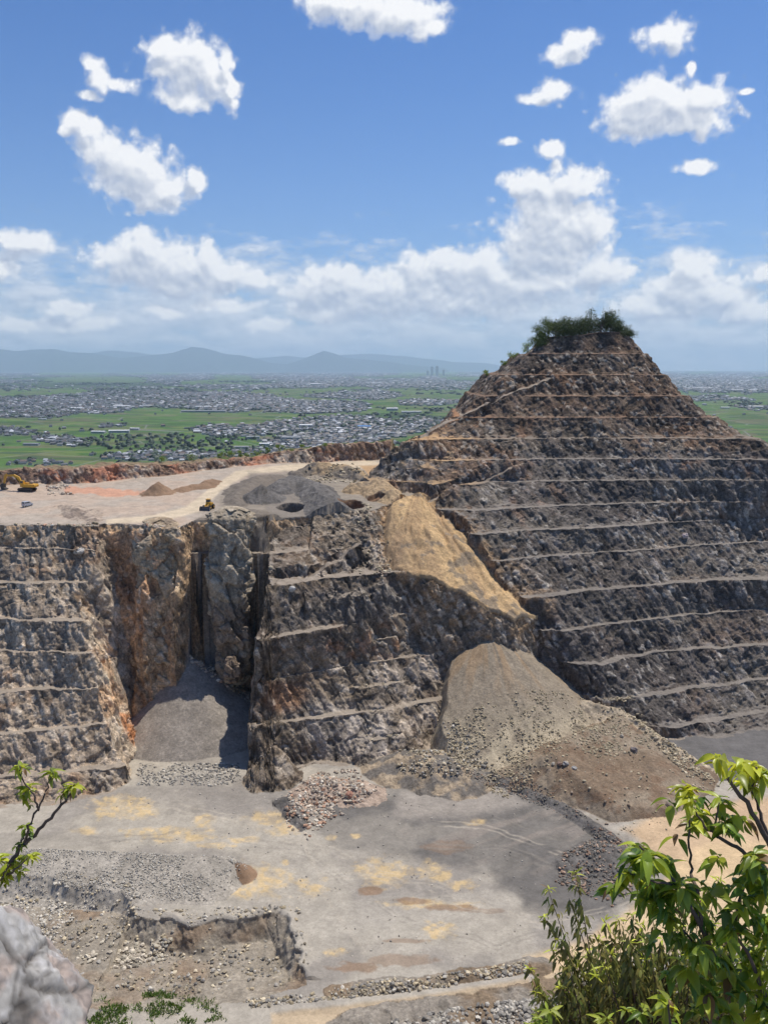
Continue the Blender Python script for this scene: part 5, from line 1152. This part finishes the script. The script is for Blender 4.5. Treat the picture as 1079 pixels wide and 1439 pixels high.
# ------------------------------------------------------------ foreground shrub on the right (broad glossy leaves)
def fp(px, py, Y): return Vector(aty(px, py, Y))
def stem(tb, pts, r0_, r1_):
    P = [fp(*p) for p in pts]; out = []
    for i in range(len(P) - 1):
        for k in range(4): out.append(P[i].lerp(P[i + 1], k / 4) + rv(.0025))
    out.append(P[-1]); n = len(out); tb.tube(out, [r0_ + (r1_ - r0_) * i / (n - 1) for i in range(n)], 7); return out
def whorl(L, p, n, ln, yel, spread=1.0, dn=-.15, tone=1.0, wsc=1.0, tmin=.7):
    a0 = rl_.uniform(0, 6.28)
    for k in range(n):
        a = a0 + k * 2.4 + rl_.uniform(-.4, .4); ev = rl_.uniform(-.5, .75) + dn; d = Vector((math.cos(a) * spread, math.sin(a) * spread, ev)) + rv(.15)
        ln_ = ln * rl_.uniform(tmin * .8, 1.15); y_ = min(1, max(0, yel + rl_.uniform(-.28, .30))); dead_ = rl_.random() < .05; L.append((p + rv(ln * .10) - Vector((0, 0, ln * .12 * (k / n))), d, Vector((0, 0, 1)) + rv(.25), ln_, wsc * rl_.uniform(.65, 1.2), (.20, .12, .05) if dead_ else green(rl_.uniform(.6, 1.35) * tone, y_)))
base_r = Vector((1.45, 2.5, float(near_z(np.array([1.45]), np.array([2.5]))[0]) - .05))
br_ = empty('broadleaf_shrub', base_r, 0, 'bright green shrub with broad glossy leaves filling the right foreground', 'shrub')
tb = MB(); L = []
BR = [([(1150, 1500, 2.5), (1110, 1260, 2.45), (1079, 1182, 2.4), (1048, 1128, 2.4), (1018, 1090, 2.4), (1006, 1068, 2.4)], .011, .004),
      ([(1079, 1182, 2.4), (1068, 1145, 2.42), (1058, 1110, 2.42), (1062, 1078, 2.42)], .006, .003),
      ([(1110, 1260, 2.45), (1075, 1222, 2.42), (1042, 1197, 2.4), (1010, 1178, 2.4), (988, 1160, 2.4), (978, 1140, 2.4)], .008, .003),
      ([(1008, 1177, 2.4), (1004, 1150, 2.4), (1010, 1128, 2.4)], .004, .002), ([(972, 1222, 2.4), (968, 1180, 2.4), (966, 1140, 2.4), (962, 1112, 2.4)], .004, .002),
      ([(1060, 1520, 2.35), (1020, 1380, 2.35), (985, 1300, 2.3), (950, 1245, 2.3), (915, 1205, 2.3), (898, 1188, 2.3)], .010, .003),
      ([(985, 1300, 2.3), (978, 1250, 2.3), (972, 1222, 2.38)], .006, .004), ([(950, 1245, 2.3), (915, 1240, 2.28), (885, 1228, 2.28)], .004, .002),
      ([(1020, 1380, 2.35), (1030, 1300, 2.35), (1045, 1235, 2.4), (1055, 1205, 2.4)], .007, .003), ([(1110, 1500, 2.3), (1075, 1400, 2.3), (1050, 1340, 2.3), (1020, 1300, 2.3)], .009, .003),
      ([(1020, 1380, 2.35), (985, 1335, 2.3), (945, 1290, 2.28)], .005, .003), ([(960, 1520, 2.3), (945, 1460, 2.3), (938, 1412, 2.3)], .005, .003), ([(1120, 1480, 2.3), (1085, 1440, 2.3), (1060, 1395, 2.3)], .006, .003), ([(1140, 1420, 2.4), (1100, 1330, 2.4), (1072, 1290, 2.4)], .006, .003)]
for pts, a_, b_ in BR: stem(tb, pts, a_, b_)
tb.tube([base_r, base_r.lerp(fp(1110, 1500, 2.45), .6) + Vector((.02, 0, .02)), fp(1110, 1480, 2.45)], [.02, .016, .012], 8)
for q_ in ((1060, 1520, 2.35), (960, 1520, 2.3), (1150, 1500, 2.5)): tb.tube([base_r + Vector((0, 0, .02)), base_r.lerp(fp(*q_), .5) + Vector((.0, 0, .05)), fp(*q_)], [.014, .012, .009], 7)
WH = [(1006, 1066, .75, 12), (1040, 1072, .8, 16), (1062, 1078, .7, 14), (1052, 1100, .55, 10), (1080, 1090, .6, 10), (962, 1106, .75, 16), (968, 1122, .6, 8), (985, 1146, .55, 12), (1011, 1126, .35, 14), (1028, 1150, .3, 10), (1021, 1162, .15, 7), (1047, 1152, .3, 9), (978, 1158, .5, 8),
      (898, 1188, .3, 10), (912, 1202, .3, 14), (885, 1226, .3, 13), (940, 1214, .25, 14), (917, 1245, .35, 14), (956, 1247, .2, 14), (975, 1272, .2, 15), (1005, 1205, .3, 7), (1060, 1204, .25, 14), (1052, 1230, .2, 14), (1027, 1304, .45, 14), (1053, 1342, .5, 14), (982, 1330, .25, 14), (940, 1288, .25, 12), (1075, 1250, .25, 12), (1078, 1290, .4, 12),
      (937, 1410, .5, 12), (1066, 1393, .35, 12), (1031, 1376, .25, 10), (1010, 1345, .45, 12), (1000, 1250, .2, 9), (925, 1270, .3, 9), (1079, 1330, .4, 12), (1045, 1275, .2, 12), (1070, 1360, .3, 10), (1020, 1420, .3, 10), (1075, 1425, .4, 12), (960, 1360, .3, 10), (995, 1395, .3, 10)]
for (px, py, ye_, n_) in WH:
    Yd = 2.4 if py < 1190 else 2.3; p = fp(px, py, Yd + rl_.uniform(-.06, .06))
    whorl(L, p, n_ + 3, .066 if py > 1180 else .058, min(1, ye_ + .18), 1.0, -.35, 1.05)
    for e_ in range(3 if n_ > 9 and py > 1190 else 1):
        whorl(L, p + Vector((rl_.uniform(-.06, .06), rl_.uniform(-.04, .04), -rl_.uniform(.01, .07) if py > 1190 else -rl_.uniform(.005, .035))), max(4, n_ // 2), .055, max(0, ye_ - .2), 1.0, -.5, .9)
leaves('foliage', L, LEAF_B, M_LEAF, br_).matrix_parent_inverse = Matrix.Translation(-base_r)
o = tb.build('stems', M_BARK, br_, True); o.matrix_parent_inverse = Matrix.Translation(-base_r)
# ------------------------------------------------------------ olive brown bush behind it
base_b = Vector((.95, 3.0, float(near_z(np.array([.95]), np.array([3.0]))[0]) - .05))
bb = empty('narrow_leaved_bush', base_b, 0, 'olive brown bush with small drooping leaves and yellow tips at the bottom right', 'bush'); tb = MB(); L = []
def sprig(tip, Yd, n, ln, tone, bpx=None, tipyel=.9, start=.42):
    tx, ty = tip; bx = bpx if bpx is not None else 905 + (tx - 905) * .45 + rl_.uniform(-25, 25); P = []
    sag = rl_.uniform(-30, 30)
    for i in range(9):
        t = i / 8; P.append(fp(bx + (tx - bx) * t ** 1.25 + math.sin(t * 3.1) * sag * .3, 1530 + (ty - 1530) * t ** .9, Yd + rl_.uniform(-.008, .008)))
    tb.tube([base_b + Vector((rl_.uniform(-.08, .08), rl_.uniform(-.05, .05), 0))] + P, [.008] + [.0045 - .0036 * i / 8 for i in range(9)], 5)
    for k in range(n):
        t = start + (1 - start) * (k + rl_.random()) / n; f = t * 8; i = min(7, int(f)); p = P[i].lerp(P[i + 1], f - i)
        side = rl_.uniform(0, 6.28); off = rl_.uniform(0, .055) * (1.15 - t) ; q = p + Vector((math.cos(side) * off, math.sin(side) * off, rl_.uniform(-.01, .015)))
        if off > .02: tb.tube([p, q], [.0012, .0008], 3)
        cc = Vector((.18, .175, .042)).lerp(Vector((.13, .18, .034)), rl_.random()).lerp(Vector((.17, .115, .045)), rl_.random() * .5) * rl_.uniform(.65, 1.45) * tone
        L.append((q, Vector((math.cos(side) * .7, math.sin(side) * .7, -rl_.uniform(.3, 1.3))), Vector((0, 0, 1)) + rv(.4), ln * rl_.uniform(.65, 1.25), 1.15, cc[:]))
    if rl_.random() < tipyel: whorl(L, P[-1], rl_.randint(5, 8), ln * .95, .8, .8, .15, 1.15, .9)
for tx, ty in ((807, 1226), (770, 1250), (763, 1288), (799, 1262), (776, 1336), (788, 1322), (850, 1296), (842, 1318), (868, 1292), (745, 1362), (752, 1392), (886, 1284), (826, 1336), (900, 1300), (962, 1270), (918, 1290), (1010, 1235), (986, 1262), (858, 1330), (812, 1352), (1040, 1262), (930, 1320), (790, 1372)):
    sprig((tx, ty), rl_.uniform(2.75, 3.1), rl_.randint(46, 66), .038, 1.1, start=.5)
for k in range(210):
    tx = rl_.uniform(745, 1095); lo = np.interp(tx, [740, 800, 870, 960, 1079], [1385, 1345, 1310, 1300, 1290]); ty = rl_.uniform(lo, 1440)
    sprig((tx, ty), rl_.uniform(2.6, 3.2), rl_.randint(30, 46), .038, rl_.uniform(.8, 1.25), tipyel=.25)
for (px, py) in ((771, 1419), (762, 1432), (881, 1419), (745, 1440), (850, 1430)): whorl(L, fp(px, py, 2.5), 12, .05, .45, 1, -.3, 1.1)
leaves('foliage', L, LEAF_N, M_SMALL, bb).matrix_parent_inverse = Matrix.Translation(-base_b)
o = tb.build('stems', M_BARK, bb, True); o.matrix_parent_inverse = Matrix.Translation(-base_b); print('bush', len(L), time.time() - T0)
# ------------------------------------------------------------ sapling on the left
base_l = Vector((-1.55, 3.05, float(near_z(np.array([-1.55]), np.array([3.05]))[0]) - .05))
sp_ = empty('sapling', base_l, 0, 'thin bare stemmed sapling with yellow green leaf tufts at the left edge', 'sapling'); tb = MB(); L = []
LB = [([(-30, 1290, 3.0), (0, 1232, 3.0), (17, 1210, 3.0), (29, 1190, 3.0), (49, 1173, 3.0), (72, 1150, 3.0), (84, 1135, 3.0), (95, 1122, 3.0), (107, 1110, 3.0)], .010, .0035), ([(36, 1183, 3.0), (41, 1161, 2.98), (54, 1139, 2.98), (50, 1120, 2.98), (38, 1105, 2.98), (30, 1090, 2.98), (28, 1076, 2.98)], .005, .002),
      ([(54, 1139, 2.98), (62, 1120, 2.98), (68, 1102, 2.98), (76, 1086, 2.98)], .004, .002), ([(29, 1190, 3.0), (34, 1175, 3.02), (37, 1160, 3.02)], .004, .002), ([(0, 1232, 3.0), (22, 1222, 2.95), (40, 1205, 2.95)], .005, .002), ([(-20, 1255, 3.0), (5, 1232, 2.95), (12, 1215, 2.95)], .005, .002), ([(84, 1135, 3.0), (86, 1122, 3.0), (92, 1108, 3.0)], .003, .0015)]
for pts, a_, b_ in LB: stem(tb, pts, a_, b_)
tb.tube([base_l, base_l.lerp(fp(-30, 1290, 3.0), .55) + Vector((-.03, 0, 0)), fp(-30, 1290, 3.0)], [.014, .012, .010], 7)
for (px, py, ye_, n_, ln) in ((28, 1077, .7, 8, .036), (38, 1106, .65, 10, .038), (36, 1118, .55, 6, .034), (75, 1086, .65, 9, .040), (105, 1103, .75, 10, .038), (94, 1108, .6, 6, .036), (37, 1163, .35, 12, .034), (18, 1212, .75, 12, .046), (42, 1202, .85, 9, .040), (5, 1222, .7, 9, .044), (28, 1212, .75, 7, .04), (0, 1204, .6, 6, .04), (8, 1232, .4, 8, .04), (30, 1185, .3, 6, .03)):
    whorl(L, fp(px, py, 3.0), n_ + 3, ln * 1.2, ye_, 1.0, -.25, 1.05, 1.1)
    whorl(L, fp(px + rl_.uniform(-7, 7), py + rl_.uniform(2, 12), 3.0), 5, ln, ye_ * .8, 1.0, -.5, .8, 1.0)
leaves('foliage', L, LEAF_B, M_LEAF, sp_).matrix_parent_inverse = Matrix.Translation(-base_l)
o = tb.build('stems', M_BARK, sp_, True); o.matrix_parent_inverse = Matrix.Translation(-base_l)
# ------------------------------------------------------------ limestone boulder in the near left corner
V, F = ico(6); V = V.astype(np.float64)
dmp = np.zeros(len(V)); f1, f2, cv = cell3(V[:, 0] * 1.25 + 3.3, V[:, 1] * 1.25, V[:, 2] * 1.25, 612)
g1, g2, gv = cell3(V[:, 0] * 4 + .3 * np.sin(V[:, 2] * 5), V[:, 1] * 4, V[:, 2] * 4, 613)
prs = np.random.RandomState(18); pn = prs.normal(0, 1, (22, 3)); pn /= np.linalg.norm(pn, axis=1, keepdims=True); pd = prs.uniform(.78, 1.05, 22)
dots = V @ pn.T; rad = np.where(dots > .05, pd[None] / np.maximum(dots, .05), 9.0); rad.sort(axis=1); rad = np.minimum(rad[:, 0] * .75 + rad[:, 1] * .25, 1.35)
r_ = rad * (1 + (fbm3(V[:, 0] * 1.5 + 4, V[:, 1] * 1.5, V[:, 2] * 1.5, 4, 614) - .5) * .16 + (fbm3(V[:, 0] * 6, V[:, 1] * 6, V[:, 2] * 6, 4, 615) - .5) * .14 - np.exp(-(f2 - f1) * 30) * .04 - np.exp(-(g2 - g1) * 40) * .010 * (gv > .5) + (fbm3(V[:, 0] * 22, V[:, 1] * 22, V[:, 2] * 22, 4, 616) - .5) * .07)
Vb = V * r_[:, None] * np.array([.44, .48, .50])
me = np_mesh('boulder', Vb, F, True)
ca_ = np.ones((len(V), 3), np.float32) * np.array((.37, .352, .322), np.float32)
n1 = fbm3(V[:, 0] * 3, V[:, 1] * 3, V[:, 2] * 3, 4, 621); n2 = fbm3(V[:, 0] * 9, V[:, 1] * 9, V[:, 2] * 9, 4, 622)
ca_ = lerp(ca_, (.50, .38, .31), sst(n1, .5, .62) * .7); ca_ = lerp(ca_, (.60, .58, .56), sst(n2, .52, .66) * .6); ca_ = lerp(ca_, (.27, .24, .22), sst(n1 * .5 + n2 * .5, .56, .64) * .5)
ca_ = lerp(ca_, (.10, .09, .08), np.clip(np.exp(-(f2 - f1) * 16) * 1.0 + np.exp(-(g2 - g1) * 22) * .6 * (gv > .45), 0, 1)); n4 = fbm3(V[:, 0] * 26, V[:, 1] * 26, V[:, 2] * 26, 3, 629); ca_ = ca_ * (.72 + .56 * n4[:, None]); ca_ = lerp(ca_, (.16, .14, .125), sst(n1 * .6 + n4 * .4, .56, .64) * .7)
set_col(me, 'Col', ca_)
M_LIME = attr_mat('weathered_limestone', .9, spec=.2, var=.75, sc=24)
o = link('boulder', me, M_LIME); c_ = fp(-48, 1452, 3.35); o.location = c_ + Vector((0, .1, -.06)); o.rotation_euler = (R(10), R(42), R(20))
tag(o, 'big pale limestone boulder with dark cracks in the near bottom left corner', 'boulder')
# ------------------------------------------------------------ weeds on the floor at bottom left
P_ = sample_px([(105, 1402), (160, 1392), (300, 1405), (320, 1445), (100, 1470)], 6500, 51, -142); L = []
for p in P_:
    if fbm2(np.array([p[0] * .35]), np.array([p[1] * .35]), 3, 1601)[0] < rl_.uniform(.38, .56): continue
    L.append((Vector(p) + Vector((0, 0, -.05)), Vector((rl_.gauss(0, .6), rl_.gauss(0, .6), 1)), rv(), rl_.uniform(.25, .8), 1.2, green(rl_.uniform(.45, 1.0), rl_.uniform(0, .2))))
o = leaves('weeds', L, LEAF_N, M_CROWN, None); tag(o, 'patch of low green weeds below the limestone boulder at the bottom edge', 'weeds', kind='stuff')

# ============================================================ the air
def haze_box():
    o = MB().box((0, 31350, 500), (164000, 64300, 1406)).build('haze', None)
    m = bpy.data.materials.new('haze'); m.use_nodes = True; K = NT(m.node_tree); K.n.clear(); mo = K.new('ShaderNodeOutputMaterial'); v = K.new('ShaderNodeVolumePrincipled')
    v.inputs['Color'].default_value = (.64, .82, 1.0, 1); v.inputs['Density'].default_value = 3.4e-5; v.inputs['Anisotropy'].default_value = .2
    K.l.new(v.outputs[0], mo.inputs['Volume']); o.data.materials.clear(); o.data.materials.append(m); return tag(o, kind='stuff', label='pale blue haze over the plain', cat='haze')
haze_box()
print('objects', len(bpy.data.objects), time.time() - T0)
